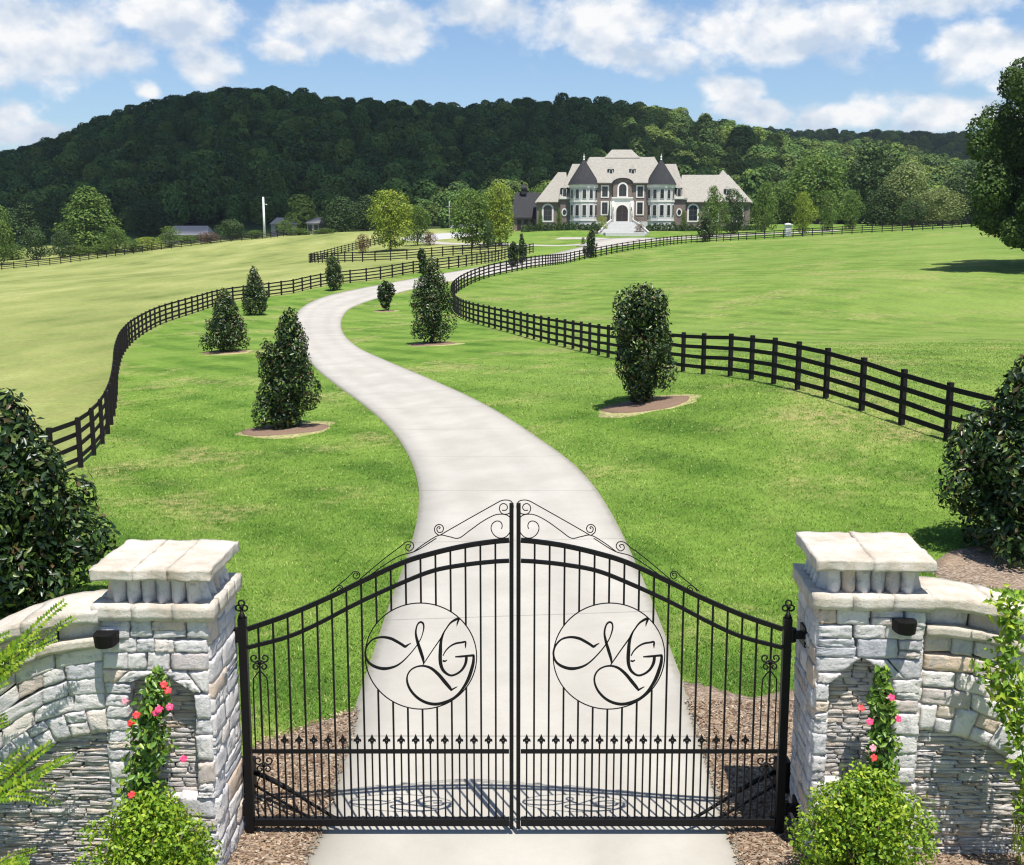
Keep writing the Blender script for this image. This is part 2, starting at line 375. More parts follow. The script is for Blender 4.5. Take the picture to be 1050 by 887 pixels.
def mat_stone(name, tint=1.0, thin=False, cap=False):
    m, nt = newmat(name); p = pos(nt); r = attr(nt)
    if cap:
        c = ramp(nt, noise(nt, p, 2.4, 6, 0.65), [(0.28, (0.36, 0.305, 0.24)), (0.46, (0.475, 0.425, 0.36)), (0.64, (0.56, 0.52, 0.46))])
    elif thin:
        c = ramp(nt, r, [(0.0, (0.07, 0.06, 0.05)), (0.06, (0.34, 0.31, 0.275)), (0.35, (0.50, 0.465, 0.42)), (0.55, (0.40, 0.31, 0.235)), (0.62, (0.54, 0.50, 0.46)), (1.0, (0.42, 0.39, 0.37))])
    else:
        c = ramp(nt, r, [(0.0, (0.10, 0.09, 0.08)), (0.06, (0.45, 0.445, 0.445)), (0.36, (0.57, 0.545, 0.53)), (0.60, (0.64, 0.605, 0.575)), (0.72, (0.42, 0.42, 0.45)), (0.86, (0.56, 0.44, 0.34)), (1.0, (0.66, 0.62, 0.58))])
    n1 = noise(nt, p, 7.0, 8, 0.68, 0.4); n2 = noise(nt, p, 46.0, 6, 0.78)
    c = mixc(nt, mth(nt, 'MULTIPLY', smooth(nt, n1, 0.50, 0.66), 0.70), c, (0.30, 0.305, 0.33) if not cap else (0.42, 0.36, 0.28))
    c = mixc(nt, mth(nt, 'MULTIPLY', smooth(nt, n2, 0.55, 0.68), 0.50), c, (0.13, 0.12, 0.11))
    c = mixc(nt, mth(nt, 'MULTIPLY', smooth(nt, noise(nt, p, 2.1, 5, 0.7), 0.56, 0.72), 0.35), c, (0.50, 0.39, 0.27))
    c = nd(nt, 'ShaderNodeVectorMath', {0: c, 1: (1.30, 1.28, 1.27) if not cap else (1.16, 1.15, 1.14)}, operation='MULTIPLY')
    h = mth(nt, 'ADD', n1, mth(nt, 'MULTIPLY', n2, 0.55))
    finish(nt, c, 0.9, h, 0.035 if not cap else 0.02, 0.95, spec=0.15); return m
def mat_plain(name, col, rough=0.6, metal=0.0, nscale=0, namp=0.2, spec=0.4, bump=0.0):
    m, nt = newmat(name)
    if nscale:
        n = noise(nt, pos(nt), nscale, 5, 0.65)
        c = mixc(nt, n, tuple(x * (1 - namp) for x in col), tuple(min(1, x * (1 + namp)) for x in col))
        finish(nt, c, rough, n if bump else None, bump or 0.01, 0.6, metal, spec)
    else: finish(nt, col, rough, metal=metal, spec=spec)
    return m
def mat_leaf(name, stops, rough=0.5, trans=0.25, spec=0.4, objvar=0.0, alt=None):
    m, nt = newmat(name); r = attr(nt)
    c = ramp(nt, r, stops)
    if objvar:
        rn = nd(nt, 'ShaderNodeObjectInfo', out='Random')
        c = mixc(nt, mth(nt, 'MULTIPLY', smooth(nt, rn, 0.35, 1.0), objvar), c, alt)
        rn2 = mth(nt, 'FRACT', mth(nt, 'MULTIPLY', rn, 17.31))
        c = nd(nt, 'ShaderNodeVectorMath', {0: c, 'Scale': mth(nt, 'ADD', 0.62, mth(nt, 'MULTIPLY', rn2, 0.75))}, operation='SCALE')
    finish(nt, c, rough, spec=spec, trans=trans); return m
M = {}
M['grass'] = mat_grass(); M['blades'] = mat_blades(); M['concrete'] = mat_concrete(); M['mulch'] = mat_mulch(); M['sand'] = mat_sand()
M['stone'] = mat_stone('limestone'); M['ledge'] = mat_stone('stacked_ledgestone', thin=True); M['cap'] = mat_stone('sandstone_cap', cap=True)
M['bark_mulch'] = mat_plain('shredded_bark', (0.20, 0.135, 0.095), 0.95, 0, 24, 0.7, 0.1, 0.03)
M['iron'] = mat_plain('black_iron', (0.006, 0.0055, 0.0055), 0.55, 0.0, 30, 0.35, 0.2)
M['fence'] = mat_plain('black_fence_board', (0.014, 0.011, 0.012), 0.8, 0.0, 14, 0.5, 0.2)
M['bark'] = mat_plain('bark', (0.13, 0.10, 0.075), 0.95, 0, 9, 0.45, 0.2, 0.04)
M['magnolia'] = mat_leaf('magnolia_leaf', [(0.0, (0.010, 0.024, 0.007)), (0.45, (0.020, 0.046, 0.010)), (0.70, (0.045, 0.088, 0.016)), (0.82, (0.150, 0.215, 0.045)), (0.88, (0.120, 0.170, 0.040)), (0.92, (0.080, 0.060, 0.026)), (1.0, (0.120, 0.080, 0.034))], 0.36, 0.10, 0.38)
M['leaf_mid'] = mat_leaf('mid_green_leaf', [(0.0, (0.060, 0.115, 0.020)), (0.5, (0.110, 0.185, 0.032)), (1.0, (0.190, 0.270, 0.050))], 0.6, 0.3, 0.25)
M['leaf_bright'] = mat_leaf('yellow_green_leaf', [(0.0, (0.130, 0.190, 0.020)), (0.5, (0.240, 0.310, 0.034)), (1.0, (0.36, 0.42, 0.060))], 0.6, 0.35, 0.25)
M['leaf_dark'] = mat_leaf('dark_green_leaf', [(0.0, (0.026, 0.052, 0.016)), (0.5, (0.048, 0.090, 0.024)), (1.0, (0.085, 0.140, 0.034))], 0.6, 0.2, 0.25)
M['leaf_oak'] = mat_leaf('oak_leaf', [(0.0, (0.035, 0.070, 0.016)), (0.5, (0.062, 0.115, 0.024)), (1.0, (0.110, 0.170, 0.036))], 0.6, 0.25, 0.2)
M['leaf_olive'] = mat_leaf('olive_green_leaf', [(0.0, (0.110, 0.145, 0.045)), (0.5, (0.180, 0.220, 0.068)), (1.0, (0.28, 0.31, 0.11))], 0.6, 0.25, 0.25)
M['leaf_red'] = mat_leaf('bronze_leaf', [(0.0, (0.060, 0.035, 0.020)), (0.5, (0.130, 0.065, 0.035)), (1.0, (0.200, 0.120, 0.050))], 0.6, 0.2, 0.25)
M['leaf_forest'] = mat_leaf('forest_leaf', [(0.0, (0.060, 0.115, 0.030)), (0.5, (0.090, 0.160, 0.038)), (1.0, (0.135, 0.210, 0.048))], 0.7, 0.2, 0.2, 0.85, (0.190, 0.250, 0.050))
M['leaf_shrub'] = mat_leaf('lime_shrub_leaf', [(0.0, (0.090, 0.190, 0.015)), (0.4, (0.190, 0.330, 0.022)), (0.8, (0.34, 0.46, 0.035)), (1.0, (0.50, 0.55, 0.06))], 0.45, 0.35, 0.4)
M['leaf_vine'] = mat_leaf('vine_leaf', [(0.0, (0.045, 0.110, 0.014)), (0.5, (0.110, 0.220, 0.024)), (0.9, (0.230, 0.350, 0.040)), (1.0, (0.34, 0.42, 0.07))], 0.38, 0.25, 0.45)
M['petal_pink'] = mat_plain('pink_petal', (0.72, 0.045, 0.14), 0.5); M['petal_red'] = mat_plain('red_petal', (0.72, 0.05, 0.05), 0.5); M['petal_pale'] = mat_plain('pale_pink_petal', (0.80, 0.30, 0.36), 0.5)
M['petal_white'] = mat_plain('cream_petal', (0.80, 0.78, 0.66), 0.5)

# ------------------------------------------------------------------ lines read off the photograph
DL = [(296,905),(308,887),(329,850),(346,795),(362,735),(380,680),(400,620),(420,565),(429,525),(428,494),(418,466),(400,440),(372,415),(346,396),(325,379),(311,362),(302,345),(301,330),(308,317),(326,307),(350,300),(390,292),(440,283),(492,274),(540,266)]
DR = [(772,905),(763,887),(748,850),(731,795),(712,735),(690,675),(665,610),(643,560),(625,525),(604,494),(574,466),(534,438),(490,412),(440,389),(395,370),(366,356),(352,342),(350,330),(356,319),(372,311),(398,303),(440,293),(485,284.5),(520,278),(560,271)]
def _gp(x, y): return Vector((x, y, hz(x, y)))
EL = spl([_gp(-4.6, -16), _gp(-2.9, -6.5), _gp(-2.25, -2.6)] + [ground(u, v) for u, v in DL[1:]], 8)
ER = spl([_gp(4.9, -16), _gp(3.05, -6.5), _gp(2.45, -2.6)] + [ground(u, v) for u, v in DR[1:]], 8)
NB = len(EL)
F_RIGHT = [(1090,487),(1050,476),(1010,464),(980,455),(937,440),(900,427),(864,414),(833,404.5),(804,396),(777,390.5),(752,386),(728,384),(705,382),(660,373),(625,366.5),(607,362.5),(580,356),(555,350),(530,343),(500,335),(480,329),(468,322),(463,312),(466,303),(478,294),(500,285),(530,278),(560,273),(581,270),(620,262),(650,256.5),(672,253.5),(702,250),(740,247.5),(777,245.5),(834,242),(890,239),(940,236.5),(998,233)]
F_LEFT = [(14,508),(45,497),(69,486),(84.5,478.5),(98.6,464.5),(110,447.5),(117,426.5),(119.5,405),(120,390),(122,377),(127,363),(140,348),(165,333),(200,321),(232,311),(280,304),(300,301),(333,293.5),(387,287),(427,280),(480,273),(520,265),(548,259)]
F_PAD = [(392,250),(378,253),(362,257),(340,263),(317,269.5),(350,269),(400,267.5),(450,263.5),(500,259.5),(524,257)]
F_FAR = [(-30,280),(0,277),(60,271),(110,264),(160,257),(230,248.5),(290,242.5),(345,238)]
P_LEFT = [ground(u, v) for u, v in F_LEFT]; P_RIGHT = [ground(u, v) for u, v in F_RIGHT]
P_PAD = [ground(u, v) for u, v in F_PAD]; P_FAR = [ground(u, v) for u, v in F_FAR]

# ------------------------------------------------------------------ ground sheet
def build_ground():
    ys = np.concatenate([np.arange(-40, -12, 4), np.arange(-12, 50, 0.8), np.arange(50, 130, 2.0), np.arange(130, 320, 3.5), np.arange(320, 760, 8), np.arange(760, 1700, 25), np.array([1900, 2400, 3200, 4200])])
    tx = np.concatenate([np.array([-3.2, -2.2, -1.5, -1.1, -0.85, -0.7]), np.linspace(-0.58, 0.58, 170), np.array([0.7, 0.85, 1.1, 1.5, 2.2, 3.2])])
    YY, TT = np.meshgrid(ys, tx, indexing='ij')
    XX = TT * (np.maximum(YY - CAMY, 0) + 26)
    X = XX.ravel(); Y = YY.ravel(); Z = hfun(X, Y)
    ny, nx = len(ys), len(tx)
    idx = np.arange(ny * nx).reshape(ny, nx)
    F = np.stack([idx[:-1, :-1], idx[:-1, 1:], idx[1:, 1:], idx[1:, :-1]], -1).reshape(-1, 4)
    # the hay-coloured field lies left of the left fence
    poly = [(p.x, p.y) for p in P_LEFT] + [(p.x, p.y) for p in P_PAD[3:5][::-1]] 
    pl = [(p.x, p.y) for p in P_LEFT]
    poly = [(pl[0][0] - 8, -30)] + pl + [(pl[-1][0] - 30, 330), (-400, 330), (-400, -30)]
    dry = inpoly(X, Y, poly).astype(float)
    D = dry.reshape(ny, nx)
    dry = (dry * 0.92)
    pr = [(p.x, p.y) for p in P_RIGHT]
    rf = inpoly(X, Y, [(60, pr[0][1] - 30)] + pr + [(400, pr[-1][1]), (400, -30)])
    dry = np.where(rf, 0.16, dry)
    dist = Y - CAMY
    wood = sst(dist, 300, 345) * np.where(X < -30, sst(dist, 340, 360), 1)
    me = np_mesh('ground', np.stack([X, Y, Z], -1), F, smooth_=True, attrs=[('dry', 'POINT', dry), ('wood', 'POINT', wood)])
    o = link('ground', me, M['grass']); tag(o, kind='structure')
build_ground()

def strip(name, L_, R_, mat, lift, nx=6, edge=0.08, kind='structure', label=None):
    V = []; F = []; A = []; AC = []; s = 0
    for i, (a, b) in enumerate(zip(L_, R_)):
        if i: s += ((a + b) / 2 - (L_[i-1] + R_[i-1]) / 2).length
        row = [a + (b - a) * (k / nx) for k in range(nx + 1)]
        V.append((a.x, a.y, hz(a.x, a.y) + lift - edge)); A.append(s)
        for p in row: V.append((p.x, p.y, hz(p.x, p.y) + lift)); A.append(s)
        V.append((b.x, b.y, hz(b.x, b.y) + lift - edge)); A.append(s); AC += [0.0] + [k / nx for k in range(nx + 1)] + [1.0]
    w = nx + 3
    for i in range(len(L_) - 1):
        for k in range(w - 1): F.append((i*w+k, i*w+k+1, (i+1)*w+k+1, (i+1)*w+k))
    me = np_mesh(name, V, F, attrs=[('along', 'POINT', A), ('across', 'POINT', AC)])
    return tag(link(name, me, mat), kind=kind)
strip('driveway', EL, ER, M['concrete'], 0.045)
# road along the right fence to the house court, and the court itself
def band(name, pts, w, mat, lift=0.06):
    P = spl(pts, 6); L_, R_ = [], []
    for i, p in enumerate(P):
        t = (P[min(i+1, len(P)-1)] - P[max(i-1, 0)]); t.z = 0; t.normalize(); nrm = Vector((-t.y, t.x, 0))
        L_.append(p + nrm * w / 2); R_.append(p - nrm * w / 2)
    return strip(name, L_, R_, mat, lift, 3)
mid_end = [(EL[k] + ER[k]) / 2 for k in (NB - 20, NB - 8, NB - 1)]
band('road', mid_end[1:] + [ground(592, 258.5), ground(622, 251.5), ground(660, 247), ground(702, 244.2), ground(760, 241.0), ground(800, 239.0), ground(860, 236.5)], 5.0, M['concrete'], 0.06)
def disc(name, c, rx, ry, mat, lift, seed=0, wob=0.0, n=40, rings=5, rot=0.0, kind='structure'):
    rs = np.random.default_rng(seed); ph = rs.uniform(0, 6.28, 4)
    V = [(c.x, c.y, hz(c.x, c.y) + lift)]; F = []
    P = []
    for j in range(1, rings + 2):
        for k in range(n):
            th = 2 * math.pi * k / n
            w = 1 + wob * (math.sin(2*th+ph[0]) * .5 + math.sin(3*th+ph[1]) * .35 + math.sin(5*th+ph[2]) * .25 + math.sin(9*th+ph[3]) * .15)
            f = min(j / rings, 1.0) * w + (0.01 if j > rings else 0)
            a, b = rx * f * math.cos(th), ry * f * math.sin(th)
            x = c.x + a * math.cos(rot) - b * math.sin(rot); y = c.y + a * math.sin(rot) + b * math.cos(rot)
            P.append((x, y, hz(x, y) + (lift * (1 - 0.5 * (j / rings)) if j <= rings else -0.05)))
    V += P
    T = []
    for k in range(n): T.append((0, 1 + k, 1 + (k + 1) % n, 1 + (k + 1) % n))
    me = bpy.data.meshes.new(name)
    faces = [(0, 1 + k, 1 + (k + 1) % n) for k in range(n)]
    for j in range(rings):
        for k in range(n):
            l = (k + 1) % n
            faces.append((1 + j*n + k, 1 + (j+1)*n + k, 1 + (j+1)*n + l, 1 + j*n + l))
    me.from_pydata(V, [], faces); me.update(); me.polygons.foreach_set('use_smooth', [True] * len(faces))
    a = me.attributes.new('along', 'FLOAT', 'POINT'); a.data.foreach_set('value', [2.0] * len(V))
    return tag(link(name, me, mat), kind=kind)
g = ground
band('court_road', [g(618, 252.5), g(628, 248.5), g(640, 246.3), g(656, 245.5), g(672, 246.5)], 9.0, M['concrete'], 0.08)
band('court_path', [g(515, 250.5), g(540, 251.6), g(575, 252.0), g(612, 250.0)], 3.0, M['concrete'], 0.07)
band('loop_drive', [g(628, 246.0), g(600, 244.6), g(572, 244.6)], 5.0, M['concrete'], 0.075)
band('side_drive', [g(515, 250.5), g(480, 250.6), g(452, 249.8), g(436, 247.2), g(446, 244.0), g(470, 242.3)], 3.2, M['concrete'], 0.09)
M['gravel'] = mat_plain('grey_gravel', (0.42, 0.41, 0.40), 0.95, 0, 3.0, 0.12, 0.2)
disc('gravel_court', col_at(455, 262), 9.5, 13, M['gravel'], 0.12, 5, 0.05)

# mulch beds beside the gate
def bed(name, pix, lift, mat, seed):
    P = spl([ground(u, v) for u, v in pix] + [ground(*pix[0])], 5)[:-1]
    rs = np.random.default_rng(seed); c = sum(P, Vector((0, 0, 0))) / len(P)
    V = [(c.x, c.y, hz(c.x, c.y) + lift)]; n = len(P)
    for f in (0.3, 0.6, 0.85, 1.0, 1.02):
        for p in P:
            j = rs.normal(0, 0.03) if f >= 0.85 else 0
            x, y = c.x + (p.x - c.x) * f + j, c.y + (p.y - c.y) * f + j
            V.append((x, y, hz(x, y) + (lift if f < 0.9 else lift * 0.35 if f < 1.01 else -0.06)))
    faces = [(0, 1 + k, 1 + (k + 1) % n) for k in range(n)]
    for j in range(4):
        for k in range(n):
            l = (k + 1) % n; faces.append((1+j*n+k, 1+(j+1)*n+k, 1+(j+1)*n+l, 1+j*n+l))
    me = bpy.data.meshes.new(name); me.from_pydata(V, [], faces); me.update(); me.polygons.foreach_set('use_smooth', [True] * len(faces))
    tag(link(name, me, mat), kind='structure'); return [(p.x, p.y) for p in P]
BEDS = [bed('mulch_bed', [(370,728),(361,765),(350,798),(336,848),(318,890),(300,935),(60,935),(-60,930),(-60,850),(140,820),(262,806),(262,768),(300,752),(340,738)], 0.07, M['mulch'], 1),
        bed('mulch_bed', [(694,700),(709,745),(726,798),(741,848),(755,890),(766,935),(960,935),(1120,935),(1120,846),(960,846),(836,815),(812,760),(815,712),(770,716),(730,706)], 0.07, M['mulch'], 2)]
# ------------------------------------------------------------------ gates
GX, ZRAIL = 0.03, 0.965
G0 = (GX, 0.0, 0.0)
TOPR = [(254,645),(295,630.7),(339.6,611.6),(370,596.6),(412.6,577),(445,567),(477.5,559.6),(505,555.5),(522,554)]
LOWR = [(254,664),(295,653),(327,639),(368,617.7),(412.6,597.4),(445,585),(477.5,579),(505,576),(522,575)]
def gcurve(px):
    P = spl([at_y(u, v, 0.0) for u, v in px], 6); return [(p.x - GX, p.z) for p in P]     # x from the centre line, negative
TC, LC = gcurve(TOPR), gcurve(LOWR)
def zc(curve, x): return float(np.interp(-abs(x), [c[0] for c in curve], [c[1] for c in curve]))
def spiral(cx, cz, r0, r1, a0, a1, n=22):
    return [(cx + (r0 + (r1 - r0) * i / n) * math.cos(a0 + (a1 - a0) * i / n), cz + (r0 + (r1 - r0) * i / n) * math.sin(a0 + (a1 - a0) * i / n)) for i in range(n + 1)]
MONO = [  # calligraphic strokes of the monogram: (x, y, width) in units of the photo detail
  [(402,371,2),(384,381,7),(365,393,14),(345,380,14),(310,358,15),(270,338,15),(215,330,11),(160,345,8),(122,388,9),(109,440,12),(124,492,12),(165,526,15),(225,542,17),(290,530,11),(340,500,7),(392,447,5),(440,385,5),(468,335,5),(485,275,8),(482,240,10),(464,230,9),(444,250,8),(434,300,11),(443,355,16),(462,420,19),(478,475,16),(483,512,6)],
  [(472,524,3),(500,480,5),(545,410,5),(592,340,6),(622,285,6),(652,240,8),(680,218,12),(708,206,14),(708,215,10),(700,236,9),(696,258,2)],
  [(640,258,3),(618,290,7),(600,335,14),(592,380,18),(590,420,21),(588,470,21),(592,515,20),(606,552,17),(632,578,12),(660,588,10),(695,576,10),(725,552,12),(745,520,15),(754,490,17),(756,462,17)],
  [(752,404,3),(751,382,10),(751,362,9),(725,366,9),(690,372,9),(655,390,7),(625,420,6),(606,455,5)],
  [(684,462,5),(720,460,10),(760,456,10),(806,452,12)],
  [(803,452,14),(800,500,18),(788,550,20),(770,605,20),(745,655,16),(710,705,12),(670,742,11),(620,768,14),(560,783,16),(500,774,15),(445,744,14),(400,695,13),(376,640,12),(376,590,9),(400,550,7),(440,528,7),(485,524,9),(530,540,14),(575,580,18),(615,630,20),(645,668,18),(660,690,10)],
  [(655,688,9),(675,676,6),(696,664,2)],
  [(604,488,8),(618,492,8),(632,484,3)]]
def gate_leaf(s, label):
    """s = -1 left leaf, +1 right leaf"""
    root = empty('gate_leaf', (GX + s * 2.75, 0, 0), label, 'gate', 'two leaves of the iron driveway gate')
    X = lambda x: GX + s * x
    B = lambda: MB()
    ZB = 0.15
    p = B(); p.box(*sorted((X(2.708), X(2.79))), -0.042, 0.042, 0.07, 2.40)
    p.build('hinge_post', M['iron'], root, bevel=0.004)
    f = B(); f.tube([(X(2.75), 0, 2.40), (X(2.75), 0, 2.43), (X(2.75), 0, 2.47)], [0.045, 0.03, 0.014], 8)
    for a in (0, 1, 2):
        th = R(90 + 120 * a); cx, cz = 0.034 * math.cos(th), 0.034 * math.sin(th)
        f.tube([(X(2.75) + cx + 0.030 * math.cos(t), 0, 2.52 + cz + 0.030 * math.sin(t)) for t in np.linspace(0, 2*math.pi, 13)[:-1]], 0.0095, 6, closed=True)
    f.tube([(X(2.75), -0.02, 2.515), (X(2.75), 0.02, 2.515)], 0.022, 8)
    f.build('finial', M['iron'], root, True)
    p = B(); p.box(*sorted((X(0.014), X(0.056))), -0.024, 0.024, 0.11, 3.585); p.build('meeting_post', M['iron'], root, bevel=0.004)
    for nm, cv in (('top_rail', TC), ('arch_rail', LC)):
        t = B(); pts = [(GX + s * -x, 0, z) for x, z in cv]
        w = 0.045 if nm == 'top_rail' else 0.036
        for a, b in zip(pts[:-1], pts[1:]): t.bar(a, (b[0] + (b[0]-a[0]) * .02, 0, b[2] + (b[2]-a[2]) * .02), 0.04, w)
        t.build(nm, M['iron'], root)
    t = B(); t.box(*sorted((X(0.06), X(2.70))), -0.012, 0.012, ZRAIL - 0.02, ZRAIL + 0.02); t.build('middle_rail', M['iron'], root)
    t = B(); t.box(*sorted((X(0.06), X(2.70))), -0.035, 0.035, ZB, ZB + 0.075); t.build('bottom_rail', M['iron'], root, bevel=0.004)
    MX, MZ, MR = 0.953, 1.99, 0.565
    tall = [0.196 + 0.1497 * k for k in range(17)]
    for x in tall:
        b = B(); zt = zc(TC, -x) - 0.01
        if abs(x - MX) < MR:
            h = math.sqrt(MR**2 - (x - MX)**2)
            b.box(*sorted((X(x - .0095), X(x + .0095))), -0.0095, 0.0095, ZB + 0.05, MZ - h); b.build('picket', M['iron'], root); b = MB()
            b.box(*sorted((X(x - .0095), X(x + .0095))), -0.0095, 0.0095, MZ + h, zt)
        else: b.box(*sorted((X(x - .0095), X(x + .0095))), -0.0095, 0.0095, ZB + 0.05, zt)
        b.build('picket', M['iron'], root)
    for k in range(16):
        x = 0.121 + 0.1497 * k; b = B(); z0 = 1.155
        b.box(*sorted((X(x - .008), X(x + .008))), -0.008, 0.008, ZB + 0.05, z0 - 0.075)
        b.plate([(X(x), z0), (X(x) - .020, z0 - .052), (X(x) - .008, z0 - .066), (X(x) + .008, z0 - .066), (X(x) + .020, z0 - .052)], -0.008, 0.008)
        for q in (-1, 1):
            b.plate([(X(x) + q*.006, z0 - .062), (X(x) + q*.026, z0 - .052), (X(x) + q*.040, z0 - .066), (X(x) + q*.038, z0 - .088), (X(x) + q*.028, z0 - .078), (X(x) + q*.006, z0 - .090)][::q], -0.0075, 0.0075)
        b.box(*sorted((X(x) - .016, X(x) + .016)), -0.012, 0.012, z0 - 0.10, z0 - 0.088)
        b.build('spear_picket', M['iron'], root)
    # monogram medallion
    ring = B(); ring.tube([(X(MX) + MR * math.cos(t), 0, MZ + MR * math.sin(t)) for t in np.linspace(0, 2*math.pi, 73)[:-1]], 0.0065, 6, closed=True)
    ro = ring.build('medallion_ring', M['iron'], root, True)
    mo = B(); K = 0.565 / 357
    for st in MONO:
        P = spl([Vector((X(MX) + (a - 465) * K, 0, MZ - (b - 460) * K)) for a, b, w in st], 5)
        W = np.interp(np.linspace(0, len(st) - 1, len(P)), range(len(st)), [w for _, _, w in st]) * K * 0.54
        V = []
        for i, q in enumerate(P):
            t = P[min(i+1, len(P)-1)] - P[max(i-1, 0)]; t.normalize(); nr = Vector((-t.z, 0, t.x)) * float(W[i])
            for yy in (-0.009, 0.009): V += [(q.x + nr.x, yy, q.z + nr.z), (q.x - nr.x, yy, q.z - nr.z)]
        n = len(P); F = [(0, 1, 3, 2), (4*n-4, 4*n-2, 4*n-1, 4*n-3)]
        for i in range(n - 1):
            a = 4 * i; c = a + 4
            F += [(a, c, c+1, a+1), (a+2, a+3, c+3, c+2), (a, a+2, c+2, c), (a+1, c+1, c+3, a+3)]
        mo.add(V, F)
    o = mo.build('monogram', M['iron'], ro); o['label'] = 'entwined cursive letters M and G inside the ring'
    # scrollwork on top, in coordinates of the right-hand leaf
    def gp(u, v): 
        q = at_y(u, v, 0.0); return (q.x - GX, q.z)
    sc = B()
    def line(P, r=0.0055):
        sc.tube([(GX + s * x, 0, z) for x, z in P], r, 6)
    def sp2(pts, n=6): return [(p.x, p.z) for p in spl([Vector((x, 0, z)) for x, z in pts], n)]
    z = lambda a, b: gp(430 + a / 5.25, 500 + b / 5.25)
    line(sp2([z(585,122),z(566,122),z(556,108),z(562,92),z(580,86),z(596,98),z(598,120),z(584,140),z(555,142),z(532,125),z(524,100),z(535,75),z(560,67),z(590,71),z(630,92),z(760,165),z(860,222),z(920,257)]))
    line(sp2([z(588,222),z(584,205),z(592,186),z(614,180),z(636,194),z(644,220),z(632,250),z(604,270),z(570,268),z(545,244),z(532,210),z(534,175),z(555,150),z(590,143),z(630,150),z(690,182),z(760,232),z(818,272),z(870,264),z(925,257),z(1000,300),z(1060,345)]))
    line(sp2([z(925,222),z(918,216),z(926,210),z(936,222),z(928,240),z(908,238),z(900,220),z(910,202),z(932,200),z(947,216),z(945,240),z(925,257)]))
    z = lambda a, b: gp(500 + a / 2.4636, 500 + b / 2.4636)
    line(sp2([z(268,128),z(320,160),z(360,172),z(400,196),z(455,236)]))
    line(sp2([z(337,152),z(333,146),z(342,144),z(345,154),z(335,160),z(325,150),z(330,138),z(345,138),z(360,150),z(400,180),z(462,232)]))
    line(sp2([z(470,223),z(466,218),z(474,216),z(478,224),z(470,231),z(462,224),z(464,214),z(476,212),z(486,222),z(505,238),z(535,262)]))
    line(sp2([z(508,256),z(512,252),z(518,258),z(512,264),z(504,258),z(508,248),z(520,250),z(530,262)]))
    sc.build('top_scrollwork', M['iron'], root, True)
    # lyre scrolls beside the hinge post
    for zz, hh in ((1.93, 1), (1.10 - 0.28, 0)):
        b = B(); cx = 2.59
        for q in (-1, 1):
            for (ox, oz, r, sg) in ((0.052, 0.045, 0.048, 1), (0.038, -0.05, 0.040, -1)):
                P = [(cx + q * (ox + x), zz + oz + sg * y) for x, y in spiral(0, 0, r, 0.012, R(-150), R(260), 26)]
                b.tube([(X(x), 0, w) for x, w in P], 0.0085, 6)
            P = spl([Vector((X(cx + q * 0.002), 0, zz - 0.09)), Vector((X(cx + q * 0.05), 0, zz - 0.15)), Vector((X(cx + q * 0.072), 0, zz - 0.22)), Vector((X(cx + q * 0.075), 0, (zz - 0.22 + ZRAIL) / 2 if hh else 0.40)), Vector((X(cx + q * 0.075), 0, ZRAIL if hh else ZB + 0.06))], 5)
            b.tube(P, 0.0075, 6)
        b.tube([(X(cx), -0.014, zz), (X(cx), 0.014, zz)], 0.02, 8)
        b.build('lyre_scroll', M['iron'], root, True)
    # hinges to the pillar
    for hzv in (2.22, 0.34):
        h = B(); h.tube([(X(2.80), 0, hzv - 0.07), (X(2.80), 0, hzv + 0.07)], 0.042, 10); h.box(*sorted((X(2.80), X(2.93))), -0.035, 0.035, hzv - 0.035, hzv + 0.035)
        h.box(*sorted((X(2.90), X(2.94))), -0.10, 0.10, hzv - 0.10, hzv + 0.10); h.build('hinge', M['iron'], root)
    return root
gate_leaf(-1, 'left leaf of the black iron MG gate, hinged on the left pillar')
gate_leaf(1, 'right leaf of the black iron MG gate, hinged on the right pillar')
def opener(s, label):
    root = empty('gate_opener_arm', (GX + s * 2.95, 0.9, 0.62), label, 'gate opener', 'swing gate opener arms')
    X = lambda x: GX + s * x
    b = MB(); b.box(*sorted((X(2.86), X(3.02))), 0.66, 0.84, 0.16, 0.52); b.build('mounting_plate', M['iron'], root, bevel=0.01)
    b = MB(); b.tube([(X(2.88), 0.74, 0.38), (X(2.62), 0.55, 0.37), (X(2.40), 0.40, 0.33)], 0.028, 10); b.build('cylinder_housing', M['iron'], root, True)
    b = MB(); b.tube([(X(2.40), 0.40, 0.33), (X(2.15), 0.22, 0.27), (X(1.83), 0.05, 0.17)], 0.018, 8); b.build('push_rod', M['iron'], root, True)
    b = MB(); b.bar((X(2.86), 0.70, 0.24), (X(2.05), 0.05, 0.14), 0.02, 0.02); b.build('guide_bar', M['iron'], root)
opener(-1, 'black gate opener arm behind the left gate leaf'); opener(1, 'black gate opener arm behind the right gate leaf')

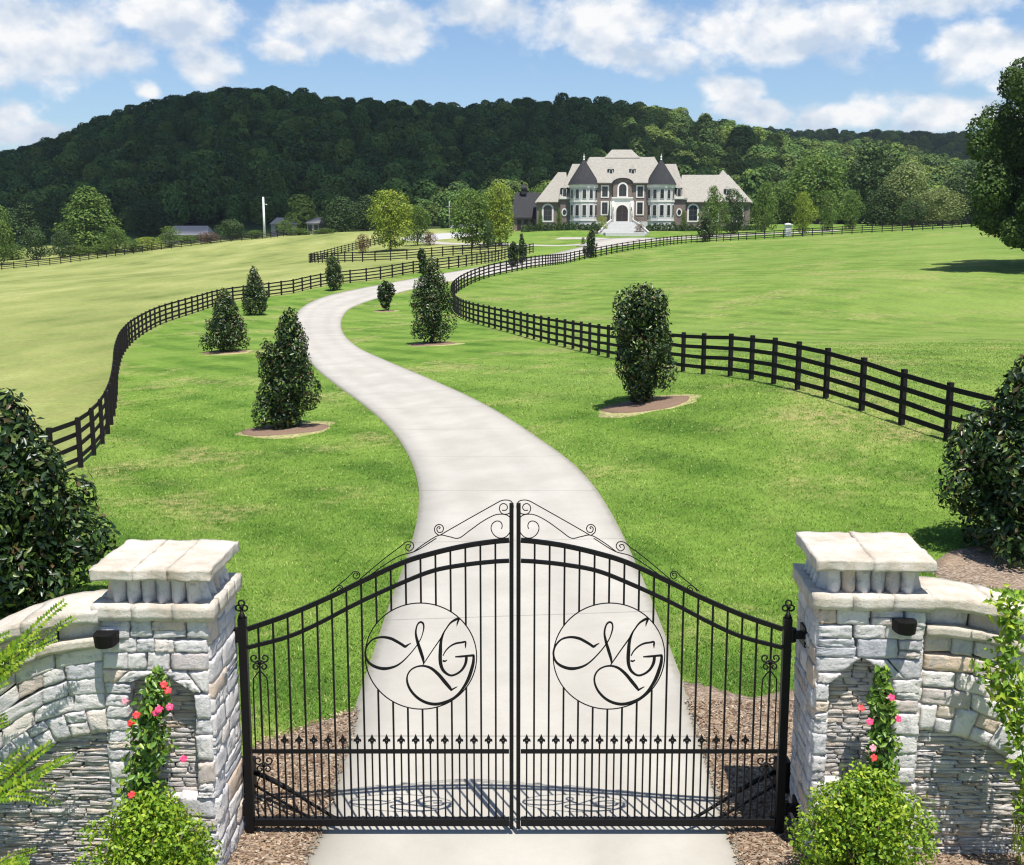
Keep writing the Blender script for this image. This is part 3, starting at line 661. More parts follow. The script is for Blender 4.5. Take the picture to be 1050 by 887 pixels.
# ------------------------------------------------------------------ stonework
def rocks(quads, mapf, depth=0.04, skirt=0.05, joint=0.006, n=5, amp=0.008, seed=0, rmin=0.1, jit=0.006):
    rs = np.random.default_rng(seed); V = []; F = []; RR = []; off = 0
    S = np.concatenate([[0, 0], np.linspace(0, 1, n)[1:-1], [1, 1]]); S[1] = 0.02; S[-2] = 0.98
    m = len(S); gi, gj = np.meshgrid(range(m), range(m), indexing='ij'); s_, t_ = S[gi], S[gj]
    edge = (gi == 0) | (gi == m-1) | (gj == 0) | (gj == m-1)
    idx = np.arange(m*m).reshape(m, m); f0 = np.stack([idx[:-1,:-1], idx[1:,:-1], idx[1:,1:], idx[:-1,1:]], -1).reshape(-1, 4)
    for q in quads:
        q = np.array(q, float) + rs.normal(0, jit, (4, 2))
        c = q.mean(0); d = np.linalg.norm(q - c, axis=1).mean()
        q = c + (q - c) * max(0.5, 1 - joint / max(d, 1e-3) * 1.4)
        P = (q[0] * ((1-s_)*(1-t_))[..., None] + q[1] * (s_*(1-t_))[..., None] + q[2] * (s_*t_)[..., None] + q[3] * ((1-s_)*t_)[..., None])
        P = P + np.where(edge[..., None], 0, rs.normal(0, 0.003, P.shape))
        e = np.maximum(abs(2*s_-1), abs(2*t_-1)) ** 6
        h = depth * (rs.uniform(0.6, 1.1) - 0.22 * e) + rs.normal(0, amp * .8) * (s_ - .5) + rs.normal(0, amp * .8) * (t_ - .5) + rs.normal(0, amp, s_.shape) * (1 - .4 * e)
        h = np.where(edge, -skirt, h)
        V.append(mapf(P[..., 0].ravel(), P[..., 1].ravel(), h.ravel())); F.append(f0 + off); off += m * m
        RR.append(np.full(len(f0), rs.uniform(rmin, 1)))
    return np.concatenate(V), np.concatenate(F), np.concatenate(RR)
def rows(v0, v1, hmin, hmax, rs):
    ys = [v0]
    while ys[-1] < v1 - hmin * 0.6: ys.append(ys[-1] + rs.uniform(hmin, hmax))
    ys = np.array(ys); return v0 + (ys - v0) * (v1 - v0) / (ys[-1] - v0)
def course(v0, v1, L_, R_, hmin, hmax, wmin, wmax, rs, bow=None, split=0.25):
    out = []; ys = rows(v0, v1, hmin, hmax, rs)
    bow = bow or (lambda u, v: v)
    for a, b in zip(ys[:-1], ys[1:]):
        la, lb, ra, rb = L_(a), L_(b), R_(a), R_(b); w = max(ra - la, rb - lb)
        if w < 0.03: continue
        cs = [0.0]
        while cs[-1] < w: cs.append(cs[-1] + rs.uniform(wmin, wmax))
        if len(cs) > 2 and cs[-1] - w > 0.5 * (cs[-1] - cs[-2]): cs.pop()
        cs = np.array(cs) / cs[-1]
        for c, d in zip(cs[:-1], cs[1:]):
            A, B_, C_, D_ = la + (ra-la)*c, la + (ra-la)*d, lb + (rb-lb)*d, lb + (rb-lb)*c
            def quad(p, q_): return [(A + (D_-A)*p, bow(A, a + (b-a)*p)), (B_ + (C_-B_)*p, bow(B_, a + (b-a)*p)), (B_ + (C_-B_)*q_, bow(B_, a + (b-a)*q_)), (A + (D_-A)*q_, bow(A, a + (b-a)*q_))]
            if b - a > 0.14 and rs.random() < split:
                k = rs.uniform(0.38, 0.62); out += [quad(0, k), quad(k, 1)]
            else: out.append(quad(0, 1))
    return out
def slab(f, ns=8, nt=4, nr=2, amp=0.012, freq=7.0, seed=0):
    """closed rough box; f maps unit cube to space"""
    V = []; key = {}; F = []
    def vid(s, t, r):
        k = (round(s, 5), round(t, 5), round(r, 5))
        if k not in key:
            p = Vector(f(*k)); nv = mnoise.noise_vector(p * freq + Vector((seed * 3.1, 0, 0))) * amp + mnoise.noise_vector(p * freq * 3.1 + Vector((0, seed, 0))) * amp * 0.5
            key[k] = len(V); V.append(tuple(p + nv))
        return key[k]
    def face(n1, n2, g_):
        for i in range(n1):
            for j in range(n2): F.append((vid(*g_(i/n1, j/n2)), vid(*g_((i+1)/n1, j/n2)), vid(*g_((i+1)/n1, (j+1)/n2)), vid(*g_(i/n1, (j+1)/n2))))
    face(ns, nt, lambda a, b: (a, b, 0)); face(ns, nt, lambda a, b: (a, b, 1))
    face(ns, nr, lambda a, b: (a, 0, b)); face(ns, nr, lambda a, b: (a, 1, b))
    face(nt, nr, lambda a, b: (0, a, b)); face(nt, nr, lambda a, b: (1, a, b))
    return V, F
def stone_obj(name, parent, packs, mat, boxes=()):
    """packs: list of (V,F,R); boxes: extra core boxes with rnd 0"""
    L = wloc(parent); V = []; F = []; RR = []; off = 0
    for v, f, r in packs:
        v = np.asarray(v, float); f = np.asarray(f); V.append(v); F.append(f + off); off += len(v); RR.append(r if hasattr(r, '__len__') else np.full(len(f), r))
    for (x0, x1, y0, y1, z0, z1) in boxes:
        V.append(np.array([(x0,y0,z0),(x1,y0,z0),(x1,y1,z0),(x0,y1,z0),(x0,y0,z1),(x1,y0,z1),(x1,y1,z1),(x0,y1,z1)], float))
        F.append(np.array([(0,3,2,1),(4,5,6,7),(0,1,5,4),(1,2,6,5),(2,3,7,6),(3,0,4,7)]) + off); off += 8; RR.append(np.zeros(6))
    me = np_mesh(name, np.concatenate(V) - np.array(L), np.concatenate(F), np.concatenate(RR))
    bm = bmesh.new(); bm.from_mesh(me); bmesh.ops.recalc_face_normals(bm, faces=bm.faces); bm.to_mesh(me); bm.free()
    return link(name, me, mat, parent)

def rough_block(x0, x1, y0, y1, z0, z1, rot, c, seed, ns=8, nt=6, nr=3, amp=0.012, rr=None, over=0.0):
    def f(s, t, r):
        b = 1 - 0.03 * abs(2*r-1)
        x = x0 + (x1-x0)*s; y = y0 + (y1-y0)*t; z = z0 + (z1-z0)*r
        return rotp(x, y, z, rot, c)
    v, fa = slab(f, ns, nt, nr, amp, 7.0, seed)
    return (v, fa, np.full(len(fa), rr if rr is not None else random.uniform(.15, 1)))
def rotp(x, y, z, rot, c):
    dx, dy = x - c[0], y - c[1]
    return (c[0] + dx * math.cos(rot) - dy * math.sin(rot), c[1] + dx * math.sin(rot) + dy * math.cos(rot), z)

def pillar(s, cx, yf, label, rot):
    """cx centre, yf front plane; s=-1 left pillar: the gate is on its right"""
    W, D, ZL = 1.0, 0.93, 2.68
    x0, x1, yb = cx - W/2, cx + W/2, yf + D; c = (cx, yf + D/2)
    root = empty('gate_pillar', (cx, c[1], 0), label, 'pillar', 'stone gate pillars')
    rs = np.random.default_rng(20 + s)
    HW, ZS, ZR, ZSILL = 0.31, 1.93, 0.25, 0.90
    ncx = W/2 + (-0.06 if s > 0 else 0.03)
    def hw(v):
        if v <= ZS: return HW
        k = (v - ZS) / ZR
        return HW * math.sqrt(max(0.0, 1 - k*k)) if k < 1 else 0.0
    quads = course(-0.15, ZSILL, lambda v: 0, lambda v: W, .13, .22, .2, .45, rs)
    quads += course(ZSILL, ZS + ZR, lambda v: 0, lambda v: ncx - hw(v), .12, .26, .20, .4, rs, split=.3)
    quads += course(ZSILL, ZS + ZR, lambda v: ncx + hw(v), lambda v: W, .12, .26, .20, .4, rs, split=.3)
    quads += course(ZS + ZR, ZL, lambda v: 0, lambda v: W, .12, .19, .16, .4, rs, split=.3)
    def mf(u, v, h):
        X_, Y_ = x0 + u, yf - h
        dx, dy = X_ - c[0], Y_ - c[1]
        return np.stack([c[0] + dx*math.cos(rot) - dy*math.sin(rot), c[1] + dx*math.sin(rot) + dy*math.cos(rot), v], -1)
    def mside(q):
        def f(u, v, h):
            X_ = (x1 + h) if q > 0 else (x0 - h); Y_ = yf + 0.005 + u; dx, dy = X_ - c[0], Y_ - c[1]
            return np.stack([c[0] + dx*math.cos(rot) - dy*math.sin(rot), c[1] + dx*math.sin(rot) + dy*math.cos(rot), v], -1)
        return f
    def mback(u, v, h):
        X_, Y_ = x0 + u, yb + h; dx, dy = X_ - c[0], Y_ - c[1]
        return np.stack([c[0] + dx*math.cos(rot) - dy*math.sin(rot), c[1] + dx*math.sin(rot) + dy*math.cos(rot), v], -1)
    full = lambda hh, seed: course(-0.15, ZL, lambda v: 0, lambda v: hh, .14, .26, .22, .5, np.random.default_rng(seed), split=.3)
    packs = [rocks(quads, mf, 0.035, 0.16, 0.0035, 8, 0.005, 3 + s, jit=0.009)]
    packs += [rocks(full(D - 0.01, 5 + q), mside(q), 0.028, 0.05, 0.0045, 6, 0.006, 7 + q) for q in (-1, 1)]
    packs += [rocks(full(W, 9), mback, 0.03, 0.05, 0.006, 5, 0.007, 12)]
    core = rough_block(x0 + 0.03, x1 - 0.03, yf + 0.15, yb - 0.03, -0.2, ZL - 0.01, rot, c, 0, 1, 1, 1, 0.0, 0.0)
    stone_obj('shaft', root, packs + [core], M['stone'])
    # niche lined with thin stacked stone
    nq = course(ZSILL - 0.1, ZS + ZR + 0.02, lambda v: ncx - HW - 0.02, lambda v: ncx + HW + 0.02, .025, .06, .10, .34, rs, split=0)
    stone_obj('niche_lining', root, [rocks(nq, lambda u, v, h: mf(u, v, h - 0.135), 0.022, 0.012, 0.003, 4, 0.005, 30 + s, jit=0.003)], M['ledge'])
    # projecting ledge of long stones, mitred round the pillar
    packs = []; o = 0.055
    def ring(oo, z0, z1, n, d_, nm, amp, seed):
        pk = []
        xs = np.linspace(x0 - oo, x1 + oo, n + 1)
        for i in range(n):
            pk.append(rough_block(xs[i] + 0.002, xs[i+1] - 0.002, yf - oo, yf - oo + d_, z0, z1, rot, c, seed + i, 6, 3, 3, amp))
            pk.append(rough_block(xs[i] + 0.002, xs[i+1] - 0.002, yb + oo - d_, yb + oo, z0, z1, rot, c, seed + i + 9, 6, 3, 3, amp))
        for q in (-1, 1):
            a, b = (x0 - oo, x0 - oo + d_) if q < 0 else (x1 + oo - d_, x1 + oo)
            ysd = np.linspace(yf - oo + d_, yb + oo - d_, 3)
            for i in range(2): pk.append(rough_block(a, b, ysd[i] + 0.002, ysd[i+1] - 0.002, z0, z1, rot, c, seed + 20 + i, 3, 5, 3, amp))
        return pk
    stone_obj('ledge', root, ring(0.072, ZL, 2.825, 3, 0.26, 'ledge', 0.012, 40), M['cap'])
    # neck of upright stones
    pk = []
    nx0, nx1, ny0, ny1 = x0 + 0.08, x1 - 0.08, yf + 0.09, yb - 0.08
    def upright(xa, ya, dx, dy, seed):
        def f(sv, t, r):
            # half-round stone, fuller at its foot
            th = math.pi * sv; bulge = 0.065 * math.sin(th) * (1.35 - 1.0 * r)
            a = (sv - 0.5)
            px_ = xa + (dx[0] * a) + dy[0] * (bulge * (1 - t) - 0.05 * t); py_ = ya + (dx[1] * a) + dy[1] * (bulge * (1 - t) - 0.05 * t)
            return rotp(px_, py_, 2.815 + 0.26 * r, rot, c)
        v, fa = slab(f, 8, 1, 5, 0.012, 9.0, seed); return (v, fa, np.full(len(fa), random.uniform(.1, 1)))
    for i in range(6):
        w = (nx1 - nx0) / 6; xa = nx0 + w * (i + .5)
        pk.append(upright(xa, ny0, (w * .94, 0), (0, -1), i)); pk.append(upright(xa, ny1, (w * .94, 0), (0, 1), i + 10))
    for i in range(5):
        w = (ny1 - ny0) / 5; ya = ny0 + w * (i + .5)
        pk.append(upright(nx0, ya, (0, w * .94), (-1, 0), i + 20)); pk.append(upright(nx1, ya, (0, w * .94), (1, 0), i + 30))
    corec = rough_block(nx0 + .02, nx1 - .02, ny0 + .02, ny1 - .02, 2.69, 3.07, rot, c, 0, 1, 1, 1, 0, 0.05)
    stone_obj('neck', root, pk + [corec], M['stone'])
    # capstone in three slabs
    pk = []; xs = [x0 - 0.06, x0 + (0.34 if s < 0 else 0.46), x0 + (0.66 if s < 0 else 1.06), x1 + 0.06]
    if s > 0: xs = [x0 - 0.06, x0 + 0.48, x1 + 0.06]
    for i in range(len(xs) - 1):
        pk.append(rough_block(xs[i] + 0.0015, xs[i+1] - 0.0015, yf - 0.075, yb + 0.05, 3.065, 3.175, rot, c, 60 + i + s, 12, 20, 5, 0.015))
    stone_obj('capstone', root, pk, M['cap'])
    return root
PLX, PLY = -3.325, -0.84
PRX, PRY = 3.47, -0.54
pillar(-1, PLX, PLY, 'left stone gate pillar with an arched niche and flat capstone', R(-1.5))
pillar(1, PRX, PRY, 'right stone gate pillar with an arched niche and flat capstone', R(-3.0))

def lamp(x, y, z, label):
    root = empty('wall_lamp', (x, y, z), label, 'lamp', 'black lamps on the gate pillars')
    b = MB(); b.box(x - 0.06, x + 0.06, y - 0.03, y + 0.01, z - 0.10, z + 0.05); b.build('back_plate', M['iron'], root, bevel=0.006)
    b = MB(); prof = [(-1.0, 0.0), (-0.98, -0.10), (-0.8, -0.18), (-0.4, -0.225), (0, -0.235), (0.4, -0.225), (0.8, -0.18), (0.98, -0.10), (1.0, 0.0)]
    top = [(x + 0.11 * a, y + 0.01 + q * 0.9, z + 0.045 + 0.02 * math.cos(a * 1.4)) for a, q in prof]; bot = [(x + 0.10 * a, y + 0.01 + q * 0.8, z - 0.075) for a, q in prof]
    n = len(prof); b.add(top + bot, [tuple(range(n)), tuple(range(2*n-1, n-1, -1))] + [(i, i+n, i+1+n, i+1) for i in range(n-1)] + [(n-1, 2*n-1, n, 0)])
    b.build('hood', M['iron'], root, bevel=0.012)
    b = MB(); b.tube([(x, y - 0.10, z - 0.075), (x, y - 0.10, z - 0.115)], [0.055, 0.04], 12); b.build('lens', M['lens'], root)
M['lens'] = mat_plain('frosted_lens', (0.35, 0.36, 0.38), 0.25)
lamp(PLX - 0.44, PLY - 0.035, 2.53, 'black hooded lamp at the outer edge of the left pillar'); lamp(PRX + 0.27, PRY - 0.035, 2.55, 'black hooded lamp high on the right pillar')

def wing(s, xs0, yf, label, zc0, Rc, zl0, Rl, zo0, Ro, zi0, Ri, extra=0.0):
    """curved garden wall running away from a pillar; k = distance from the pillar"""
    root = empty('garden_wall', (xs0 + s * 1.3, yf + 0.3, 0), label, 'wall', 'curved stone walls beside the gate')
    L = 2.6; rs = np.random.default_rng(50 + s)
    cz = lambda k: zc0 - k*k / (2*Rc)
    lz = lambda k: zl0 - k*k / (2*Rl)
    def arc(z0, R_): 
        return lambda k: (z0 - R_ + math.sqrt(max(R_*R_ - k*k, 0))) if k < R_ * .98 else -0.3
    oz, iz = arc(zo0, Ro), arc(zi0, Ri)
    yfk = lambda k: yf - extra * k * k
    def mf(u, v, h):
        yy = np.array([yfk(a) for a in u]); return np.stack([xs0 + s * u, yy - h, v], -1)
    # courses between the arch and the string course, fanning
    quads = []; ks = [0.0]; nrow = 4
    for r in range(nrow):
        ks = [0.0]
        while ks[-1] < L: ks.append(ks[-1] + rs.uniform(.2, .52))
        for a, b in zip(ks[:-1], ks[1:]):
            def zz(k, t):
                lo = max(oz(k), 0.05 if k > Ro*.8 else -9); hi = lz(k) - 0.10; return lo + (hi - lo) * t
            t0, t1 = r / nrow, (r + 1) / nrow
            quads.append([(a, zz(a, t0)), (b, zz(b, t0)), (b, zz(b, t1)), (a, zz(a, t1))])
    packs = [rocks(quads, mf, 0.035, 0.10, 0.0035, 8, 0.005, 70 + s, jit=0.008)]
    core = slab(lambda a, t, r: (xs0 + s * (0.005 + a * L), yfk(a*L) + 0.085 + t * 0.40, -0.2 + r * (cz(a*L) - 0.12 + 0.2)), 14, 1, 1, 0, 1, 0)
    packs.append((core[0], core[1], 0.0))
    # recessed band between string course and coping
    band_ = []
    k = 0.0
    while k < L:
        k2 = k + rs.uniform(.3, .55); band_.append([(k, lz(k) - 0.02), (k2, lz(k2) - 0.02), (k2, cz(k2) - 0.10), (k, cz(k) - 0.10)]); k = k2
    packs.append(rocks(band_, lambda u, v, h: mf(u, v, h - 0.05), 0.02, 0.06, 0.005, 5, 0.006, 80 + s))
    stone_obj('stonework', root, packs, M['stone'])
    # voussoirs
    vq = []; th = R(90) + R(0.5); i = 0
    Rm0, Rm1 = Ri, Ri + (zo0 - zi0)
    czi = zi0 - Ri
    while th > R(12):
        w = rs.uniform(.15, .21) / Ri; th2 = th - w
        def pt(rad, t): return (rad * math.cos(t), czi + rad * math.sin(t))
        if i % 2 == 0: vq.append([pt(Rm0, th), pt(Rm0, th2), pt(Rm1, th2), pt(Rm1, th)])
        else:
            rm = Rm0 + (Rm1 - Rm0) * rs.uniform(.42, .6)
            vq.append([pt(Rm0, th), pt(Rm0, th2), pt(rm, th2), pt(rm, th)]); vq.append([pt(rm, th), pt(rm, th2), pt(Rm1, th2), pt(Rm1, th)])
        th = th2; i += 1
    stone_obj('arch_stones', root, [rocks([[(max(a, 0.004), b) for a, b in q] for q in vq], mf, 0.038, 0.12, 0.005, 6, 0.007, 90 + s, jit=0.004)], M['stone'])
    # stacked thin stone under the arch
    def kmax(v):
        dz = v - czi
        return math.sqrt(max(Ri*Ri - dz*dz, 0.0)) + 0.02 if dz > 0 else Ri
    lq = course(-0.1, zi0 + 0.02, lambda v: 0.0, kmax, .018, .048, .10, .55, rs, split=0)
    stone_obj('stacked_infill', root, [rocks(lq, lambda u, v, h: mf(u, v, h - 0.06), 0.034, 0.02, 0.0022, 5, 0.007, 95 + s, jit=0.003)], M['ledge'])
    # string course and coping
    def run(z, th_, over, wid, n, seed, mat_, nm, amp, back=None):
        pk = []; ks = np.linspace(0.004, L, n + 1) + np.concatenate([[0], rs.uniform(-.08, .08, n - 1), [0]])
        for a, b in zip(ks[:-1], ks[1:]):
            f = lambda sv, t, r, a=a, b=b: (xs0 + s * (a + .002 + (b - a - .004) * sv), yfk(a + (b-a)*sv) - over + wid * t, z(a + (b-a)*sv) - th_ * (1 - r))
            v, fa = slab(f, 8, 8 if wid > .3 else 3, 3, amp, 6.0, seed); pk.append((v, fa, np.full(len(fa), rs.uniform(.1, 1)))); seed += 1
        stone_obj(nm, root, pk, mat_)
    run(lz, 0.10, 0.085, 0.19, 4, 100, M['cap'], 'string_course', 0.012)
    run(cz, 0.13, 0.105, 0.68, 4, 120, M['cap'], 'coping', 0.016)
wing(-1, -3.835, -0.80, 'curved stone wall running left from the left pillar', 2.775, 2.3, 2.50, 1.75, 1.79, 1.52, 1.54, 1.27)
wing(1, 3.985, -0.47, 'curved stone wall running right from the right pillar', 2.80, 2.9, 2.50, 2.5, 1.70, 1.80, 1.41, 1.49)

# ------------------------------------------------------------------ fences
def resample(P, step):
    out = [P[0].copy()]; acc = 0.0
    for a, b in zip(P[:-1], P[1:]):
        L = (b - a).length; t = step - acc
        while t <= L: out.append(a + (b - a) * (t / L)); t += step
        acc = (acc + L) % step if L else acc
    return out
def fence(P, label, step=2.44, H=1.42, smooth_n=4, w=0.125):
    S = spl(P, smooth_n) if smooth_n else P
    for p in S: p.z = hz(p.x, p.y)
    Q = resample(S, step)
    for p in Q: p.z = hz(p.x, p.y)
    root = empty('board_fence', Q[len(Q)//2], label, 'fence', 'dark four board pasture fences'); L = wloc(root)
    b = MB(); b.box(-w/2, w/2, -w/2, w/2, -0.3, H + 0.06); me = None
    near_first = sorted(range(len(Q)), key=lambda i: (Q[i] - CAM).length)
    keep = set(near_first[:96] if len(Q) > 100 else near_first); rest = MB()
    for i, p in enumerate(Q):
        t = Q[min(i+1, len(Q)-1)] - Q[max(i-1, 0)]
        if i not in keep:
            rest.bar(p - Vector((0, 0, .3)), p + Vector((0, 0, H + .06)), w, w); continue
        if me is None:
            o = b.build('post', M['fence'], None); me = o.data; o.parent = root
        else: o = link('post', me, None, root)
        o.location = p - L; o.rotation_euler = (0, 0, math.atan2(t.y, t.x) + random.gauss(0, .02))
    if rest.v: tag(rest.build('posts', M['fence'], root), kind='stuff')
    for k in range(4):
        m = MB(); zz = 0.26 + k * (H - 0.34) / 3
        for i, (p, q) in enumerate(zip(Q[:-1], Q[1:])):
            t = (q - p).normalized(); n = Vector((-t.y, t.x, 0)).normalized() * (w/2 + 0.012 + (0.003 if i % 2 else 0))
            if FSIDE.get(label, 1) < 0: n = -n
            j = random.gauss(0, .008)
            m.bar(p + n + Vector((0, 0, zz + j)) - t * .04, q + n + Vector((0, 0, zz - j)) + t * .04, 0.03, 0.13)
        m.build('rail', M['fence'], root)
FSIDE = {}
fence(P_RIGHT, 'long black board fence winding from the right edge up beside the driveway to the house', step=1.72)
fence(P_LEFT, 'black board fence curving along the left side of the driveway lawn', step=2.05)
fence(P_PAD, 'short black board fence with a sharp corner between the hay field and the house lawn')
fence(P_FAR, 'distant dark board fence along the hedgerow at the far edge of the left field')
# ------------------------------------------------------------------ foliage
def leaf_quads(P, N, size, asp, rs, fold=0.25):
    """folded diamond leaves: P centres, N normals -> V (4n,3), F (2n tri)"""
    n = len(P); N = N / np.linalg.norm(N, axis=1, keepdims=True)
    r = rs.normal(size=(n, 3)); U = np.cross(N, r); U /= np.linalg.norm(U, axis=1, keepdims=True) + 1e-9
    W = np.cross(N, U); s = (size * rs.uniform(0.65, 1.3, n))[:, None]
    a = P - U * s * .5; b = P + U * s * .5
    l = P + W * s * asp * .5 + N * s * fold * .4 - U * s * .05; r_ = P - W * s * asp * .5 + N * s * fold * .4 - U * s * .05
    V = np.stack([a, l, b, r_], 1).reshape(-1, 3)
    i = np.arange(n)[:, None] * 4
    F = np.stack([i + [0, 2, 1], i + [0, 3, 2]], 1).reshape(-1, 3)
    return V, F
def crown_np(seed, prof, nblob, nleaf, leaf, asp=0.7, blob=0.2, zb=0.08, spread=0.75, nrand=0.6, up=0.25, rag=0.12, inner=0.55, bflat=0.85, wob=0.2):
    """crown of unit height and about unit width"""
    rs = np.random.default_rng(seed); C = []; Rb = []
    ph = rs.uniform(0, 6.28, 3)
    for i in range(nblob):
        h = zb + (1 - zb) * ((i + .5) / nblob) ** 0.85
        pr = prof((h - zb) / (1 - zb)); th = i * 2.39996 + rs.uniform(-.5, .5)
        w = 1 + wob * math.sin(2 * th + ph[0]) + wob * .6 * math.sin(3 * th + ph[1])
        rb = blob * rs.uniform(.65, 1.25) * min(1.0, 0.35 + pr * 1.6)
        rr = max(pr * w * spread - rb * .35, 0) * (rs.uniform(.45, 1.05) if rs.random() < .75 else rs.uniform(0, .5))
        C.append((rr * math.cos(th), rr * math.sin(th), min(h, 1 - rb * .6))); Rb.append(rb)
    C = np.array(C); Rb = np.array(Rb)
    n = int(nleaf * 1.9); k = rs.choice(len(C), n, p=Rb**2 / (Rb**2).sum())
    D = rs.normal(size=(n, 3)); D /= np.linalg.norm(D, axis=1, keepdims=True)
    rad = Rb[k] * (rs.uniform(.72, 1.0, n) + np.abs(rs.normal(0, rag, n)))
    P = C[k] + D * rad[:, None] * [1, 1, bflat]
    q = (np.linalg.norm((P[:, None] - C[None]) / [1, 1, bflat], axis=2) / Rb[None]).min(1) > inner
    P, D = P[q][:nleaf], D[q][:nleaf]
    N = D * .8 + rs.normal(size=P.shape) * nrand + [0, 0, up]
    zs = 1 / np.percentile(P[:, 2], 99.7); rs_ = .5 / np.percentile(np.hypot(P[:, 0], P[:, 1]), 99.3); k3 = np.array([rs_, rs_, zs])
    P = P * k3; C = C * k3
    V, F = leaf_quads(P, N, leaf, asp, rs)
    return V, F, np.repeat(rs.random(len(P)), 2), C, Rb
def crown_mesh(name, *a, **k):
    V, F, r, C, Rb = crown_np(*a, **k); return np_mesh(name, V, F, r), C, Rb
def trunk_mb(h, r0, C, Rb, nl=7, base=(0, 0, 0), sx=1.0, seed=0, top=0.8):
    """trunk with limbs to blob centres, world units"""
    rs = np.random.default_rng(seed); b = MB(); B = Vector(base)
    P = [B + Vector((rs.normal(0, r0 * .25) * i, rs.normal(0, r0 * .25) * i, h * top * i / 5 - (0.25 if i == 0 else 0))) for i in range(6)]
    b.tube(P, [r0 * (1.35 if i == 0 else 1 - .8 * i / 5) for i in range(6)], 8)
    for j in rs.choice(len(C), min(nl, len(C)), replace=False):
        c = B + Vector((C[j][0] * sx, C[j][1] * sx, C[j][2] * h)); z0 = max(0.12, min(0.7, C[j][2] * .6)) * h
        a = B + Vector((0, 0, z0)); m = (a + c) / 2 + Vector((0, 0, -.03 * h)); b.tube([a, m, c], [r0 * .45, r0 * .3, r0 * .1], 5)
    return b
pr_round = lambda t: 0.5 * math.sqrt(max(0.02, 1 - (2*t - .9)**2 / 1.25))
pr_cone = lambda t: 0.5 * max(.04, min(1, (t + .08) / .22)) * (1 - t) ** .75 + .03
pr_oval = lambda t: 0.5 * math.sin(math.pi * min(1, max(0.0, .08 + t * .9))) ** .6
pr_fat = lambda t: 0.5 * math.sqrt(max(0.03, 1 - (1.5 * t - .45)**2))

def pt_(*w): return lambda t: float(np.interp(t, np.linspace(0, 1, len(w)), w))
# magnolias: glossy leaves, each its own mesh
def magnolia(u, v, vtop, wpx, seed, label, nleaf, leaf, prof=pr_cone, at=None, lean=0.0, flowers=0, nb=26, zb=0.05, inner=0.5):
    p = at if at is not None else ground(u, v)
    yc = p.y - CAMY; top = at_d(u, vtop, yc).z - p.z; d = (p - CAM).length; w = wpx / FPX * d
    root = empty('magnolia_tree', p, label, 'magnolia', 'young magnolias planted along the driveway')
    nb = int(nb * 1.45)
    V, F, r, C, Rb = crown_np(seed, prof, nb, nleaf, 1.0, asp=.42, blob=.125, zb=zb, spread=.98, nrand=.6, up=.25, rag=.05, inner=.72, wob=.18)
    # unit leaves rescaled to real size about their own centres
    n = len(V) // 4; Q = V.reshape(n, 4, 3); c = Q.mean(1, keepdims=True)
    Q = (c * [w, w, top]) + (Q - c) * leaf
    Q[..., 0] += lean * w * (Q[..., 2] / top) ** 1.3
    Q[..., 2] = np.maximum(Q[..., 2], 0.02)
    link('crown', np_mesh('crown', Q.reshape(-1, 3), F, r), M['magnolia'], root)
    trunk_mb(top, max(.03, top * .014), C, Rb, 10, p, w, seed, .75).build('trunk', M['bark'], root, True)
    rs = random.Random(seed)
    for i in range(flowers):
        q = Q[rs.randrange(n)].mean(0); b = MB(); q = Vector(q) + p; q += Vector((0, -.06, .03))
        for k in range(7):
            th = k * .9; dd = Vector((math.cos(th), math.sin(th), .8)) * leaf * .42; s_ = Vector((-math.sin(th), math.cos(th), 0)) * leaf * .16
            b.add([q, q + dd * .6 + s_, q + dd, q + dd * .6 - s_], [(0, 1, 2, 3)])
        b.build('blossom', M['petal_white'], root)
    return root, p, w
def ring_bed(p, w, sx, seed, ox=0.0):
    c = p + Vector((ox, -0.12 * sx * w, 0))
    disc('straw_edge', c + Vector((.05 * w, 0, 0)), .80 * w * sx, .62 * w * sx, M['sand'], 0.03, seed + 3, 0.22, 44, 4)
    disc('mulch_ring', c, .66 * w * sx, .50 * w * sx, M['bark_mulch'], 0.085, seed, 0.10, 44, 4)
mg = magnolia
r_, p_, w_ = mg(657, 415, 299, 66, 101, 'upright magnolia standing alone on the right lawn beside a pasture fence', 13000, .14, pt_(.10,.30,.42,.46,.50,.50,.46,.36,.15), nb=44, flowers=3, inner=.45); ring_bed(p_, w_, 1.0, 1, .15)
r_, p_, w_ = mg(290, 440, 325, 66, 102, 'lopsided magnolia leaning over the left edge of the driveway', 12500, .14, pt_(.15,.34,.42,.50,.46,.34,.20,.14,.05), lean=.16, nb=38, flowers=2, inner=.45); ring_bed(p_, w_, .95, 2, .1)
r_, p_, w_ = mg(443, 353, 268, 46, 103, 'narrow pointed magnolia on the lawn inside the bend of the driveway', 9000, .17, pt_(.10,.30,.50,.46,.30,.24,.18,.12,.04), nb=36, flowers=1); ring_bed(p_, w_, .75, 3)
r_, p_, w_ = mg(232, 361, 301, 50, 104, 'squat broad magnolia nearest the left board fence', 9000, .17, pt_(.25,.48,.50,.44,.34,.22,.13,.05), nb=34, flowers=1); ring_bed(p_, w_, .65, 4)
mg(262, 323, 276, 30, 105, 'small conical magnolia behind the squat broad one', 5200, .20, pt_(.2,.46,.50,.42,.30,.20,.12,.04), nb=28)
mg(342, 298, 265, 22, 106, 'small magnolia by the left fence where the driveway bends right', 4000, .22, pt_(.1,.36,.46,.50,.44,.34,.15), nb=24)
r_, p_, w_ = mg(395, 319, 290, 20, 107, 'tiny round magnolia on its own just right of the driveway', 1800, .26, pr_oval, nb=16, zb=.12); ring_bed(p_, w_, .8, 7)
mg(433, 280, 256, 12, 108, 'slim dark magnolia half hidden behind the pointed one', 1800, .30, pr_oval, nb=18)
